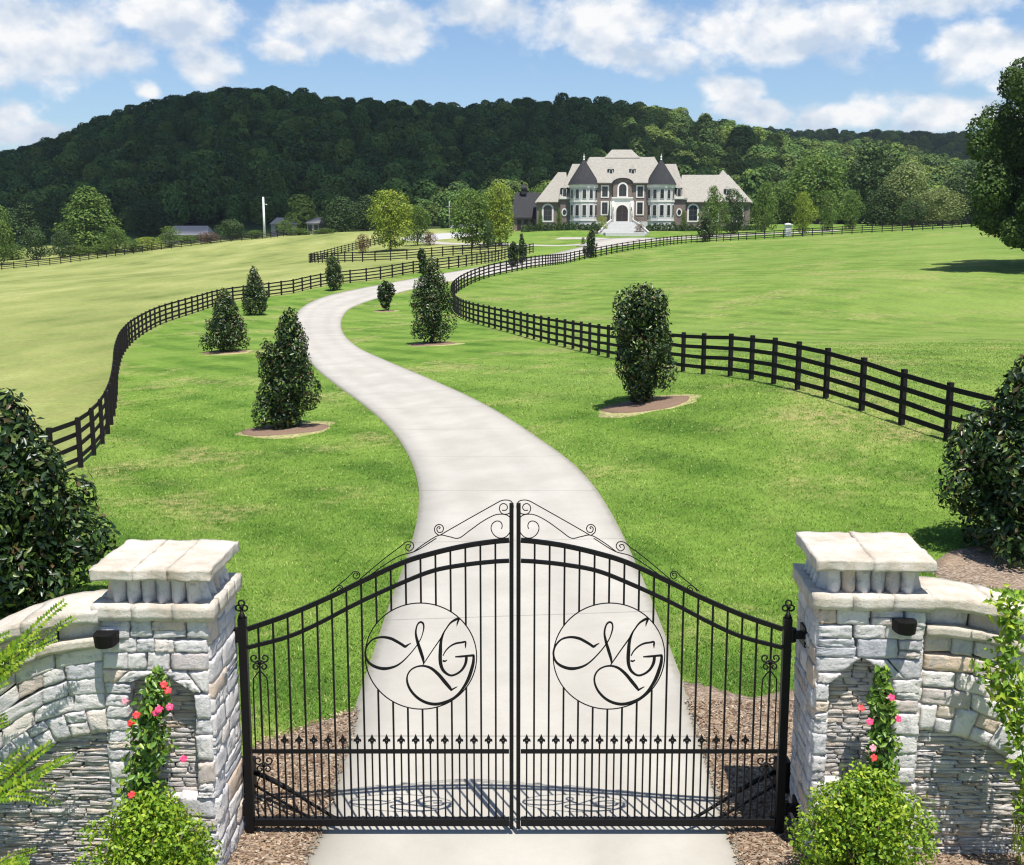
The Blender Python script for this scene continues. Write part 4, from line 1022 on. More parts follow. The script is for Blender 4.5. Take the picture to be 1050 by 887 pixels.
mg(526, 274, 249, 14, 109, 'left of the two dark magnolias where the fences meet', 1800, .30, pr_oval, nb=18)
mg(535, 271, 241, 12, 110, 'taller right one of the two dark magnolias where the fences meet', 1800, .30, nb=18)
mg(606, 264, 235, 15, 111, 'small dark magnolia behind the fence below the house steps', 2200, .32, nb=20)
mg(723, 248, 221, 20, 112, 'round shrubby magnolia in front of the tall evergreen by the house', 2600, .32, pr_oval, nb=20)
mg(8, 0, 415, 152, 113, 'big glossy magnolia behind the left garden wall', 18000, .155, pt_(.40,.49,.50,.47,.40,.31,.21,.11,.03), at=col_at(20, 18.6), nb=60, inner=.4)
mg(1043, 0, 378, 140, 114, 'big glossy magnolia rising behind the right garden wall', 14000, .155, pt_(.36,.48,.50,.46,.40,.32,.23,.14,.05), at=col_at(1043, 21.2), nb=50, flowers=2, inner=.4)
disc('mulch_ring', col_at(1043, 20.6), 1.6, 1.1, M['mulch'], 0.08, 21, .08)

# crowns shared by the middle-distance trees (unit height)
PROTO = {}
def proto(key, mat, *a, **k):
    me, C, Rb = crown_mesh('crown', *a, **k); me.materials.append(M[mat]); PROTO[key] = (me, C, Rb)
proto('round', 'leaf_mid', 1, pr_round, 30, 5200, .040, blob=.19, zb=.14, nrand=.45, up=.4)
proto('bright', 'leaf_bright', 2, pr_round, 34, 6000, .034, blob=.16, zb=.14, nrand=.45, up=.4, rag=.2)
proto('bright2', 'leaf_bright', 12, pr_oval, 34, 5200, .034, blob=.15, zb=.10, nrand=.45, up=.4, rag=.2)
proto('cone', 'leaf_mid', 3, pr_cone, 36, 5200, .036, blob=.15, zb=.10, nrand=.45, up=.4, rag=.15)
proto('conebright', 'leaf_mid', 13, pr_cone, 40, 8000, .036, blob=.17, zb=.05, nrand=.45, rag=.15, up=.5)
proto('oval', 'leaf_mid', 4, pr_oval, 30, 4600, .036, blob=.17, zb=.08, nrand=.45, up=.4)
proto('dark', 'leaf_dark', 5, pr_oval, 26, 4600, .040, blob=.19, zb=.05, nrand=.45, up=.4)
proto('darkround', 'leaf_dark', 6, pr_round, 34, 5600, .036, blob=.17, zb=.08, nrand=.45, up=.4)
proto('olive', 'leaf_olive', 7, pr_fat, 40, 6500, .032, blob=.16, zb=.03, nrand=.45, up=.4, rag=.2)
proto('bush', 'leaf_mid', 8, pr_fat, 24, 2200, .055, blob=.22, zb=.03, nrand=.45, up=.4)
proto('bushbright', 'leaf_bright', 9, pr_fat, 20, 1800, .055, blob=.22, zb=.03, nrand=.45, up=.4)
proto('red', 'leaf_red', 10, pr_fat, 20, 1800, .05, blob=.2, zb=.06, nrand=.45, up=.4)
TRUNKS = {}
def tree(kind, u, yc, vtop, wpx, label, cat='tree', name='tree', group=None, at=None, thick=1.0, vb=None):
    p = at if at is not None else (ground(u, vb) if vb else col_at(u, yc))
    yc = p.y - CAMY; H = at_d(u, vtop, yc).z - p.z; H = max(H, .6); w = wpx / FPX * (p - CAM).length
    root = empty(name, p, label, cat, group); me, C, Rb = PROTO[kind]
    c = link('crown', me, None, root); c.scale = (w, w, H); c.rotation_euler = (0, 0, random.uniform(0, 6.28))
    if kind not in TRUNKS:
        o = trunk_mb(1.0, .022, C, Rb, 9, (0, 0, 0), 1.0, 5, .8).build('trunk', M['bark'], None, True); TRUNKS[kind] = o.data; o.parent = root
    else: o = link('trunk', TRUNKS[kind], None, root)
    o.scale = (w * thick, w * thick, H); o.rotation_euler = c.rotation_euler
    return root, c
G1 = 'trees along the far edge of the left field'; G2 = 'trees around the house lawn'; G3 = 'big trees at the foot of the wooded hill'; G4 = 'bushes along the far edge of the left field'
T = tree
T('conebright', 91, 280, 192, 84, 'broad conical sunlit tree rising above the hedgerow on the left', group=G1, name='shade_tree')
T('round', -4, 250, 212, 36, 'mid green tree cut off by the left edge of the photo', group=G1, name='shade_tree')
T('dark', 35, 262, 233, 30, 'low dark tree second from the left edge in the hedgerow', group=G1, name='shade_tree')
T('dark', 62, 264, 236, 26, 'low dark tree left of the broad conical tree', group=G1, name='shade_tree')
T('oval', 118, 270, 233, 32, 'small tree against the right foot of the broad conical tree', group=G1, name='shade_tree')
T('bushbright', 150, 272, 243, 34, 'yellow green bush between two trees in the left hedgerow', 'bush', 'bush', G4)
T('oval', 173, 275, 232, 26, 'small upright tree left of the grey roofed farmhouse', group=G1, name='shade_tree')
T('red', 212, 278, 238, 26, 'brownish bush in front of the grey roofed farmhouse', 'bush', 'bush', G4)
T('dark', 238, 284, 225, 34, 'dark round tree just left of the tall white pole', group=G1, name='shade_tree')
T('bush', 262, 286, 236, 26, 'green bush at the foot of the tall white pole', 'bush', 'bush', G4)
T('oval', 292, 300, 226, 24, 'small tree between the two little roofs', group=G1, name='shade_tree')
for u, vt, w, n in [(10, 250, 36, 'leftmost'), (78, 252, 30, 'second'), (104, 250, 34, 'third'), (134, 247, 30, 'fourth'), (192, 241, 34, 'fifth'), (306, 234, 36, 'sixth'), (332, 234, 30, 'rightmost')]:
    T('bush', u, 268 if u < 150 else 285, vt, w, n + ' of the low green hedgerow bushes behind the far fence', 'bush', 'bush', G4)
T('darkround', 350, 330, 202, 52, 'dark tree left of the yellow green tree behind the paddock', group=G3, name='shade_tree')
T('darkround', 376, 335, 200, 40, 'dark tree peeping out directly behind the yellow green tree', group=G3, name='shade_tree')
T('bright', 400, 215, 195, 62, 'yellow green tree at the corner of the small paddock fence', group=G2, name='shade_tree')
T('round', 428, 228, 210, 30, 'darker tree touching the right side of the yellow green paddock tree', group=G2, name='shade_tree')
T('red', 371, 215, 240, 17, 'bronze leaved bush on the paddock fence', 'bush', 'bush', 'bushes on the house lawn')
T('red', 441, 225, 238, 15, 'bronze leaved bush right of the paddock trees', 'bush', 'bush', 'bushes on the house lawn')
T('round', 484, 205, 196, 54, 'left tree of the pair in front of the slate roofed outbuilding', group=G2, name='shade_tree')
T('bright2', 512, 208, 188, 50, 'right, yellower tree of the pair in front of the slate roofed outbuilding', group=G2, name='shade_tree')
T('dark', 500, 203, 225, 18, 'dark low evergreen between the pair of trees', group=G2, name='shade_tree')
T('bush', 598, 205, 243, 6, 'tiny clipped bush at the left foot of the house steps', 'bush', 'bush', 'bushes on the house lawn')
T('cone', 731, 225, 191, 32, 'tall feathery evergreen in front of the right wing of the house', group=G2, name='evergreen_tree')
T('dark', 752, 232, 194, 32, 'dark dense evergreen in front of the right end of the house', group=G2, name='evergreen_tree')
T('cone', 784, 232, 187, 32, 'green tree just past the right end of the house', group=G2, name='shade_tree')
T('bright2', 823, 218, 197, 28, 'bright yellow green young tree beside the white gatepost', group=G2, name='shade_tree')
T('oval', 848, 232, 196, 24, 'darker young tree second right of the white gatepost', group=G2, name='shade_tree')
T('oval', 872, 236, 195, 27, 'pale green young tree left of the olive thicket', group=G2, name='shade_tree')
T('darkround', 905, 262, 192, 52, 'dark tree between the young trees and the olive thicket', group=G3, name='shade_tree')
T('round', 838, 300, 160, 76, 'tall dark green tree at the hill foot above the young trees', group=G3, name='shade_tree')
T('darkround', 893, 310, 146, 86, 'tallest dark tree at the hill foot right of the house', group=G3, name='shade_tree')
T('olive', 927, 262, 167, 62, 'tall olive green tree of the thicket right of the house', group=G2, name='shade_tree')
T('olive', 962, 240, 193, 66, 'low spreading olive tree in front of the taller olive one', group=G2, name='shade_tree')
T('dark', 935, 238, 205, 34, 'small dark tree at the left foot of the spreading olive tree', group=G2, name='shade_tree')
T('darkround', 1000, 330, 165, 80, 'dark tree mass behind the big oak at the right edge', group=G3, name='shade_tree')
T('darkround', 1050, 320, 170, 90, 'dark tree behind the trunk of the big oak', group=G3, name='shade_tree')
T('round', 805, 315, 185, 50, 'rounded tree at the hill foot behind the white gatepost', group=G3, name='shade_tree')
T('darkround', 30, 345, 205, 60, 'dark tree at the hill foot near the left edge', group=G3, name='shade_tree')
T('darkround', 150, 350, 205, 60, 'dark tree at the hill foot behind the conical tree', group=G3, name='shade_tree')
T('round', 560, 330, 190, 44, 'tree at the hill foot just behind the slate roofed outbuilding', group=G3, name='shade_tree')

# the big tree at the right edge
def oak():
    yc = 104; p = col_at(1078, yc); H = at_d(1078, 52, yc).z - p.z
    root = empty('oak_tree', p, 'huge dark spreading tree leaning in from the right edge', 'tree')
    V, F, r, C, Rb = crown_np(77, lambda t: .5 * min(1, .62 + 1.2*t) * math.sqrt(max(.05, 1 - max(0, t - .35)**2 / .46)), 150, 90000, .024, blob=.075, zb=.10, nrand=.5, up=.35, rag=.12, inner=.45, wob=.14, spread=1.0)
    W = 18.0
    n = len(V) // 4; Q = V.reshape(n, 4, 3); c = Q.mean(1, keepdims=True); Q = c * [W, W, H] + (Q - c) * 12.5
    link('crown', np_mesh('crown', Q.reshape(-1, 3), F, r), M['leaf_oak'], root)
    trunk_mb(H, .45, C, Rb, 30, p, W, 3, .8).build('trunk', M['bark'], root, True)
oak()

# ------------------------------------------------------------------ wooded hills: one mass, crowns scattered
def forest():
    rs = np.random.default_rng(5); pts = []; sc = []
    def scat(u0, u1, d0, d1, sp, smin, smax, f=None):
        n = int((u1-u0)/FPX * (d0+d1)/2 * (d1-d0) / (sp*sp))
        dd = np.sqrt(rs.uniform(d0*d0, d1*d1, n)); uu = rs.uniform(u0, u1, n)
        X = (uu - 525)/FPX*dd*.985; Y = dd + CAMY; Z = hfun(X, Y)
        k = np.ones(n, bool) if f is None else f(uu, dd)
        s = rs.uniform(smin, smax, n); pts.append(np.stack([X, Y, Z], -1)[k]); sc.append(s[k])
    scat(-520, 1500, 345, 450, 6.2, 6.5, 13.5, lambda u, d: (u > 300) | (d > 365))
    scat(-520, 1480, 450, 665, 6.7, 6.5, 13)
    scat(700, 1480, 700, 1080, 9.0, 10, 15)
    P = np.concatenate(pts); S = np.concatenate(sc)
    me = bpy.data.meshes.new('forest'); me.vertices.add(len(P)); me.vertices.foreach_set('co', P.astype(np.float32).ravel()); me.update()
    a = me.attributes.new('size', 'FLOAT', 'POINT'); a.data.foreach_set('value', S.astype(np.float32))
    o = link('forest', me, None); tag(o, 'dense broadleaf woodland covering the hill and the ridge behind the house', 'forest', kind='stuff')
    # four real trees standing at its foot lend their crowns
    protos = []
    for i, (u, vt, w, lab) in enumerate([(700, 170, 44, 'green tree at the hill foot just above the right wing roof'), (466, 196, 34, 'dark tree at the hill foot behind the utility pole'), (310, 200, 40, 'dark tree at the hill foot right of the white pole'), (775, 172, 44, 'light green tree at the hill foot above the right end of the house')]):
        pf = [pr_round, pr_fat, pr_oval, pr_fat][i]
        proto('f%d' % i, 'leaf_forest', 40 + i, pf, 12 + 2*i, 2300, .075, asp=.9, blob=.27, zb=.02, nrand=.35, up=.45, rag=.06, inner=.7)
        root, c = T('f%d' % i, u, 335, vt, w, lab, group=G3, name='shade_tree'); protos.append(c)
    ng = bpy.data.node_groups.new('woodland', 'GeometryNodeTree')
    ng.interface.new_socket('Geometry', in_out='INPUT', socket_type='NodeSocketGeometry'); ng.interface.new_socket('Geometry', in_out='OUTPUT', socket_type='NodeSocketGeometry')
    N = ng.nodes; Lk = ng.links; gi = N.new('NodeGroupInput'); go = N.new('NodeGroupOutput')
    jn = N.new('GeometryNodeJoinGeometry')
    for c in protos:
        oi = N.new('GeometryNodeObjectInfo'); oi.transform_space = 'ORIGINAL'; oi.inputs['Object'].default_value = c; oi.inputs['As Instance'].default_value = True
        Lk.new(oi.outputs['Geometry'], jn.inputs[0])
    iop = N.new('GeometryNodeInstanceOnPoints'); Lk.new(gi.outputs[0], iop.inputs['Points']); Lk.new(jn.outputs[0], iop.inputs['Instance'])
    iop.inputs['Pick Instance'].default_value = True
    ri = N.new('FunctionNodeRandomValue'); ri.data_type = 'INT'; ri.inputs['Min'].default_value = 0; ri.inputs['Max'].default_value = 3
    for k in ri.inputs:
        if k.name == 'Min' and k.type == 'INT': k.default_value = 0
        if k.name == 'Max' and k.type == 'INT': k.default_value = 3
    Lk.new([q for q in ri.outputs if q.type == 'INT'][0], iop.inputs['Instance Index'])
    na = N.new('GeometryNodeInputNamedAttribute'); na.data_type = 'FLOAT'; na.inputs[0].default_value = 'size'
    rv = N.new('FunctionNodeRandomValue'); rv.data_type = 'FLOAT_VECTOR'; rv.inputs[0].default_value = (.75, .75, .8); rv.inputs[1].default_value = (1.15, 1.15, 1.1)
    vm = N.new('ShaderNodeVectorMath'); vm.operation = 'SCALE'; Lk.new(rv.outputs[0], vm.inputs[0])
    Lk.new([q for q in na.outputs if q.type == 'VALUE' and q.enabled][0] if [q for q in na.outputs if q.type == 'VALUE' and q.enabled] else na.outputs[0], vm.inputs['Scale'])
    Lk.new(vm.outputs[0], iop.inputs['Scale'])
    rr = N.new('FunctionNodeRandomValue'); rr.data_type = 'FLOAT_VECTOR'; rr.inputs[0].default_value = (-.12, -.12, 0); rr.inputs[1].default_value = (.12, .12, 6.28)
    Lk.new(rr.outputs[0], iop.inputs['Rotation']); Lk.new(iop.outputs[0], go.inputs[0])
    md = o.modifiers.new('woodland', 'NODES'); md.node_group = ng
    print('forest trees', len(P))
forest()

# the cloud whose shadow lies on the left of the hill
def cumulus(second=False):
    rs = np.random.default_rng(3); bm = bmesh.new()
    z0 = 470.0; k = z0 - 40
    off = Vector((SUN.x / SUN.z * k, SUN.y / SUN.z * k, 0))
    spots = []
    for i in range(46):
        u = rs.uniform(-.5, 1.02); dd = rs.uniform(325, 640)
        uu = -110 + 640 * (u + .5) / 1.52
        lim = 330 + (60 if uu < 430 else 110)
        if dd < lim - 40: continue
        X = (uu - 525)/FPX*dd; spots.append((X, dd + CAMY, rs.uniform(38, 62)))
    for x in np.linspace(-330, 5, 10):
        for y in (395, 470, 550, 630): spots.append((x + rs.normal(0, 9), y + rs.normal(0, 9), 46))
    for i in range(26):
        spots.append((rs.uniform(10, 105), rs.uniform(380, 640), rs.uniform(7, 19)))
    if second: spots = [(x + rs.normal(0, 12), y + rs.normal(0, 12), rs.uniform(38, 58)) for x in np.arange(215, 640, 50) for y in (900, 965, 1040, 1110)]
    for x, y, r in spots:
        m = Matrix.Translation(Vector((x, y, z0)) + off) @ Matrix.Diagonal((r, r, r * .55, 1))
        bmesh.ops.create_icosphere(bm, subdivisions=3, radius=1.0, matrix=m)
    for v in bm.verts:
        n = mnoise.noise_vector(v.co * .03) * 10 + mnoise.noise_vector(v.co * .09) * 4; v.co += n
        if v.co.z < z0 - 8: v.co.z = z0 - 8 + (v.co.z - z0 + 8) * .15
    me = bpy.data.meshes.new('cloud'); bm.to_mesh(me); bm.free(); me.polygons.foreach_set('use_smooth', [True] * len(me.polygons))
    m, nt = newmat('cloud')   # thin enough to let a little sun through
    tb = nd(nt, 'ShaderNodeBsdfTransparent'); db = nd(nt, 'ShaderNodeBsdfDiffuse', {0: (0.85, 0.86, 0.88, 1)})
    nd(nt, 'ShaderNodeOutputMaterial', {0: nd(nt, 'ShaderNodeMixShader', {0: 0.62, 1: tb, 2: db})}, out=None)
    tag(link('cloud', me, m), kind='structure')
cumulus()
cumulus(True)
# ------------------------------------------------------------------ the house
def mat_brick(name, a, b, mortar, sc):
    m, nt = newmat(name); p = nd(nt, 'ShaderNodeTexCoord', out='Object')
    sp = nd(nt, 'ShaderNodeSeparateXYZ', {0: p}, out=None)
    v = xyz(nt, mth(nt, 'ADD', sp.outputs[0], sp.outputs[1]), sp.outputs[2], 0.0)
    br = nd(nt, 'ShaderNodeTexBrick', {'Vector': v, 'Color1': (*a, 1), 'Color2': (*b, 1), 'Mortar': (*mortar, 1), 'Scale': sc, 'Mortar Size': .02}, out='Color')
    n = noise(nt, p, .9, 5, .7); c = mixc(nt, mth(nt, 'MULTIPLY', smooth(nt, n, .4, .7), .6), br, b)
    finish(nt, c, .9, spec=.2); return m
def mat_shingle(name, a, b, c_, rowh=.35):
    m, nt = newmat(name); p = nd(nt, 'ShaderNodeTexCoord', out='Object')
    n = noise(nt, vscale(nt, p, (1, 1, 2.2)), 2.4, 5, .75); n2 = noise(nt, vscale(nt, p, (3.0, 3.0, .4)), .5, 4, .6)
    c = ramp(nt, n, [(.3, a), (.5, b), (.7, c_)]); c = mixc(nt, mth(nt, 'MULTIPLY', n2, .5), c, a)
    z = nd(nt, 'ShaderNodeSeparateXYZ', {0: p}, out=None).outputs[2]
    fr = mth(nt, 'FRACT', mth(nt, 'DIVIDE', z, rowh)); j = smooth(nt, fr, .0, .22)
    c = mixc(nt, mth(nt, 'MULTIPLY', mth(nt, 'SUBTRACT', 1.0, j), .22), c, tuple(x * .45 for x in a))
    finish(nt, c, .9, mth(nt, 'ADD', fr, n), .03, .5, spec=.2); return m
M['brick'] = mat_brick('brown_brick', (.215, .135, .11), (.145, .11, .10), (.34, .32, .30), 2.2)
M['palestone'] = mat_brick('pale_ashlar', (.62, .61, .58), (.54, .53, .51), (.42, .41, .39), 1.2)
M['trim'] = mat_plain('cast_stone_trim', (.72, .69, .63), .8, 0, 3, .06)
M['shingle'] = mat_shingle('tan_shingle', (.25, .230, .20), (.35, .325, .285), (.44, .41, .365))
M['slate'] = mat_shingle('dark_slate', (.026, .026, .028), (.044, .043, .047), (.066, .065, .069), .3)
M['greyroof'] = mat_shingle('grey_roof', (.16, .16, .18), (.23, .23, .25), (.30, .30, .32))
M['glass'] = mat_plain('dark_window_glass', (.022, .024, .030), .12, 0.0, spec=.6)
M['door'] = mat_plain('dark_door', (.030, .022, .020), .4)
M['white'] = mat_plain('white_paint', (.78, .78, .76), .6, 0, 4, .05)
M['galv'] = mat_plain('weathered_pole', (.26, .25, .235), .7, 0, 6, .1)
HC = col_at(638.5, 250); HZ = 5.35; HX, HY = HC.x, 250 + CAMY
S_ = 4.86
def hx(u): return HX + (u - 638.5) / S_
def hzv(v): return HZ + (236.3 - v) / S_
house = empty('mansion', (HX, HY, HZ), 'large brick and limestone mansion with two conical slate turrets on the rise', 'house')
def roof_hip(name, x0, x1, y0, y1, ze, xr0, xr1, zr, mat, ov=.45, ymid=None, parent=None, rdepth=0.0, thick=.28):
    x0 -= ov; x1 += ov; y0 -= ov; y1 += ov; ym = (y0 + y1) / 2 if ymid is None else ymid
    a = rdepth / 2 + .02
    b = MB(); top = [(xr0, ym - a, zr), (xr1, ym - a, zr), (xr1, ym + a, zr), (xr0, ym + a, zr)]
    e = [(x0, y0, ze), (x1, y0, ze), (x1, y1, ze), (x0, y1, ze)]; eb = [(p[0], p[1], ze - thick) for p in e]
    b.add(eb + e + top, [(3,2,1,0), (0,1,5,4), (1,2,6,5), (2,3,7,6), (3,0,4,7), (4,5,9,8), (5,6,10,9), (6,7,11,10), (7,4,8,11), (8,9,10,11)])
    return b.build(name, mat, parent or house)
def wall_(x0, x1, y0, y1, z0, z1, mat, name='wall', parent=None):
    b = MB(); b.box(x0, x1, y0, y1, z0, z1); return b.build(name, mat, parent or house)
def archpoly(xc, z0, w, h, arch=1.0, n=10, grow=0.0):
    """rectangle with an arched head"""
    w2 = w / 2 + grow; zs = z0 + h - w / 2 * arch
    P = [(xc - w2, z0 - grow), (xc + w2, z0 - grow)]
    if arch <= 0: return P + [(xc + w2, z0 + h + grow), (xc - w2, z0 + h + grow)]
    for i in range(n + 1):
        t = math.pi * i / n; P.append((xc + w2 * math.cos(t), zs + (w / 2 * arch + grow) * math.sin(t)))
    return P
def window(xc, z0, w, h, yf, arch=0.0, grow=.28, rot=None, trim='trim', bars=(1, 2), parent=None, name='window'):
    """framed window proud of a wall whose face is at yf; rot = (centre, angle) turns it round a turret"""
    def place(b):
        if rot:
            (cx, cy), a = rot; ca, sa = math.cos(a), math.sin(a)
            b.v = [(cx + (x-cx)*ca - (y-cy)*sa, cy + (x-cx)*sa + (y-cy)*ca, z) for x, y, z in b.v]
        return b
    b = MB(); b.plate(archpoly(xc, z0, w, h, arch, 10, grow), yf - .10, yf - .005)
    f = place(b).build(name, M[trim], parent or house)
    b = MB(); b.plate(archpoly(xc, z0, w, h, arch, 10), yf - .13, yf - .103)
    place(b).build('pane', M['glass'] if name != 'front_door' else M['door'], f)
    b = MB(); nx, nz = bars
    for i in range(1, nx + 1): xx = xc - w/2 + w * i / (nx + 1); b.box(xx - .035, xx + .035, yf - .155, yf - .132, z0, z0 + h * .97)
    for i in range(1, nz + 1): zz = z0 + h * i / (nz + 1); b.box(xc - w/2, xc + w/2, yf - .165, yf - .158, zz - .03, zz + .03)
    if nx or nz: place(b).build('muntins', M['bronze'], f)
    return f
M['bronze'] = mat_plain('bronze_muntin', (.10, .085, .07), .5)
def gutter(x0, x1, y, z):
    b = MB(); b.box(x0, x1, y - .16, y, z - .18, z + .02); b.build('gutter', M['bronze'], house)
yF = HY
# main block
mx0, mx1 = hx(594), hx(684); cyf = yF + 1.2; dep = 15
wall_(mx0, mx1, cyf, cyf + dep, HZ - 1.5, hzv(188), M['brick'])
wall_(mx0 - .06, mx1 + .06, cyf - .12, cyf + .4, HZ - 1.5, hzv(226.5), M['palestone'], 'plinth')
roof_hip('roof', mx0, mx1, cyf, cyf + dep, hzv(187.5), hx(606), hx(673), hzv(160.5), M['shingle'], rdepth=5.0)
roof_hip('roof', hx(621.5), hx(658), cyf + 4.6, cyf + dep - 4.6, hzv(161.2), hx(629.5), hx(650), hzv(152.6), M['shingle'], 0.0, rdepth=2.0, thick=.15)
# side blocks stepping down
wall_(hx(575), mx0, yF + 2.4, yF + 14, HZ - 1.5, hzv(203), M['brick']); roof_hip('roof', hx(575), hx(600), yF + 2.4, yF + 14, hzv(203), hx(588.5), hx(602), hzv(167), M['shingle'], .35)
wall_(mx1, hx(704), yF + 2.4, yF + 14, HZ - 1.5, hzv(203), M['brick']); roof_hip('roof', hx(678), hx(704), yF + 2.4, yF + 14, hzv(203), hx(676), hx(697), hzv(167), M['shingle'], .35)
wall_(hx(551), hx(575), yF + 3.0, yF + 13, HZ - 1.5, hzv(206), M['brick']); roof_hip('roof', hx(551), hx(583), yF + 3.0, yF + 13, hzv(206.5), hx(573.5), hx(582), hzv(175.5), M['shingle'], .4)
wall_(hx(704), hx(771), yF + 3.0, yF + 15, HZ - 1.5, hzv(206), M['brick']); roof_hip('roof', hx(698), hx(771), yF + 3.0, yF + 15, hzv(206.5), hx(704), hx(753), hzv(178), M['shingle'], .4)
# rear wing with its own gable, and the little pyramid
wall_(hx(735), hx(768), yF + 14, yF + 24, HZ - 1.5, hzv(190), M['brick']); roof_hip('roof', hx(735), hx(768), yF + 14, yF + 24, hzv(190), hx(742), hx(763), hzv(180), M['shingle'], .4)
roof_hip('roof', hx(742.5), hx(754), yF + 9, yF + 12, hzv(181), hx(748), hx(748.3), hzv(172.5), M['shingle'], .1)
gutter(mx0, mx1, cyf - .45, hzv(187.5) - .05); gutter(hx(551), hx(575), yF + 2.6, hzv(206.5) - .05); gutter(hx(704), hx(771), yF + 2.6, hzv(206.5) - .05)
# turrets
for uc in (598.8, 677.7):
    cx, cy = hx(uc), yF + 2.2; r = (613 - 584.6) / 2 / S_
    t = MB(); n = 12
    def ringp(rr, z): return [(cx + rr * math.cos(2*math.pi*(i+.5)/n), cy + rr * math.sin(2*math.pi*(i+.5)/n), z) for i in range(n)]
    def drum(r0, z0, r1, z1):
        b = MB(); b.add(ringp(r0, z0) + ringp(r1, z1), [tuple(range(n))[::-1], tuple(range(n, 2*n))] + [(i, (i+1) % n, n + (i+1) % n, n + i) for i in range(n)]); return b
    tw = drum(r, HZ - 1.5, r, hzv(191)).build('turret', M['palestone'], house)
    for za, zb_, g_ in ((226, 224.8, .12), (207, 205.2, .12), (192.5, 189.2, .28)): drum(r + g_, hzv(za), r + g_, hzv(zb_)).build('band', M['trim'], tw)
    cn = MB(); nn = 32; R0 = r + .45; zc_ = hzv(189.4)
    P0 = [(cx + R0 * math.cos(2*math.pi*i/nn), cy + R0 * math.sin(2*math.pi*i/nn), zc_) for i in range(nn)]; P1 = [(cx + R0 * .82 * math.cos(2*math.pi*i/nn), cy + R0 * .82 * math.sin(2*math.pi*i/nn), zc_ + 1.15) for i in range(nn)]
    cn.add(P0 + P1 + [(cx, cy, hzv(163.0))], [tuple(range(nn))[::-1]] + [(i, (i+1) % nn, nn + (i+1) % nn, nn + i) for i in range(nn)] + [(nn + i, nn + (i+1) % nn, 2*nn) for i in range(nn)])
    cn.build('cone_roof', M['slate'], tw)
    f = MB(); f.tube([(cx, cy, hzv(164.5)), (cx, cy, hzv(162.5)), (cx, cy, hzv(161.8)), (cx, cy, hzv(160.8)), (cx, cy, hzv(158))], [.22, .10, .22, .09, .02], 8); f.build('spire_finial', M['trim'], tw)
    ap = r * math.cos(math.pi / n)
    for k in range(-2, 3):
        a = k * 2 * math.pi / n
        for z0, hh in ((220.3, 10.3), (203.2, 8.8)):
            window(cx, hzv(z0), .74, hh / S_, cy - ap, 0, .10, ((cx, cy), a), 'trim', (0, 1), tw)
# windows of the main block
for uc in (620.3, 656.3):
    window(hx(uc), hzv(218.8), 1.15, 11.6 / S_, cyf); window(hx(uc), hzv(201.3), 1.15, 10.0 / S_, cyf)
for uc in (562.2, 712.2): window(hx(uc), hzv(225.3), 1.75, 15.4 / S_, yF + 3.0, .8, .36)
window(hx(758.5), hzv(225.3), 1.75, 14 / S_, yF + 3.0, .8, .36)
window(hx(733), hzv(225.3), 1.75, 14 / S_, yF + 3.0, .8, .36)
# oval windows beside the turrets
for uc in (579.3, 697.5):
    o = MB(); P = [(hx(uc) + .62 * math.cos(t), hzv(217) + .85 * math.sin(t)) for t in np.linspace(0, 2*math.pi, 21)[:-1]]; o.plate(P, yF + 2.28, yF + 2.39)
    f = o.build('window', M['trim'], house); o = MB(); o.plate([(hx(uc) + (x - hx(uc)) * .6, hzv(217) + (z - hzv(217)) * .66) for x, z in P], yF + 2.24, yF + 2.27); o.build('pane', M['glass'], f)
def dormer(uc, v0, v1, w, y0, y1, mat='slate'):
    b = MB(); b.box(hx(uc) - w/2, hx(uc) + w/2, y0, y1, hzv(v0), hzv(v1)); dm = b.build('dormer', M['shingle' if mat != 'slate' else 'slate'], house)
    b = MB(); x0, x1 = hx(uc) - w/2 - .18, hx(uc) + w/2 + .18; zt = hzv(v1)
    b.add([(x0, y0 - .2, zt), (x1, y0 - .2, zt), (x1, y1, zt), (x0, y1, zt), (hx(uc), y0 + .2, zt + .7), (hx(uc), y1, zt + .7)], [(0,3,2,1), (0,1,4), (1,2,5,4), (3,0,4,5), (2,3,5)]); b.build('dormer_roof', M['shingle'], dm)
    window(hx(uc), hzv(v0) + .15, w * .55, (v0 - v1) / S_ - .3, y0, .6, .12, None, 'trim', (0, 1), dm)
dormer(626.8, 182, 173.5, 1.05, cyf + 1.6, cyf + 6); dormer(649.2, 182, 173.5, 1.05, cyf + 1.6, cyf + 6)
dormer(579.5, 202.5, 192.5, 1.3, yF + 2.5, yF + 7); dormer(697, 202.5, 192.5, 1.3, yF + 2.5, yF + 7); dormer(749, 200, 193.5, 1.2, yF + 4.2, yF + 8)
for uc in (579.5, 697): 
    b = MB(); b.box(hx(uc) - 1.0, hx(uc) + 1.0, yF + 2.0, yF + 2.42, hzv(203.5), hzv(202)); b.build('cornice', M['trim'], house)
# entrance bay
ex0, ex1 = hx(625.3), hx(649.7)
b = MB(); gx0, gx1 = hx(628.5), hx(647.5)
P = [(gx0, hzv(203)), (gx1, hzv(203)), (gx1, hzv(188.5))] + [(hx(638) + (gx1-gx0)/2 * math.cos(t), hzv(188.5) + 1.0 * math.sin(t)) for t in np.linspace(0, math.pi, 12)[1:-1]] + [(gx0, hzv(188.5))]
b.plate(P, cyf - .55, cyf + 3.0); gb = b.build('entrance_gable', M['brick'], house)
b = MB(); n = 14
for i in range(n):
    t0, t1 = math.pi * i / n, math.pi * (i+1) / n; r0 = (gx1-gx0)/2 + .18
    p = (hx(638) + r0 * math.cos(t0), cyf + 1.2, hzv(188.5) + 1.1 * math.sin(t0)); q = (hx(638) + r0 * math.cos(t1), cyf + 1.2, hzv(188.5) + 1.1 * math.sin(t1)); b.bar(p, q, 4.2, .22, (0, 0, 1))
b.build('arched_eave', M['slate'], gb)
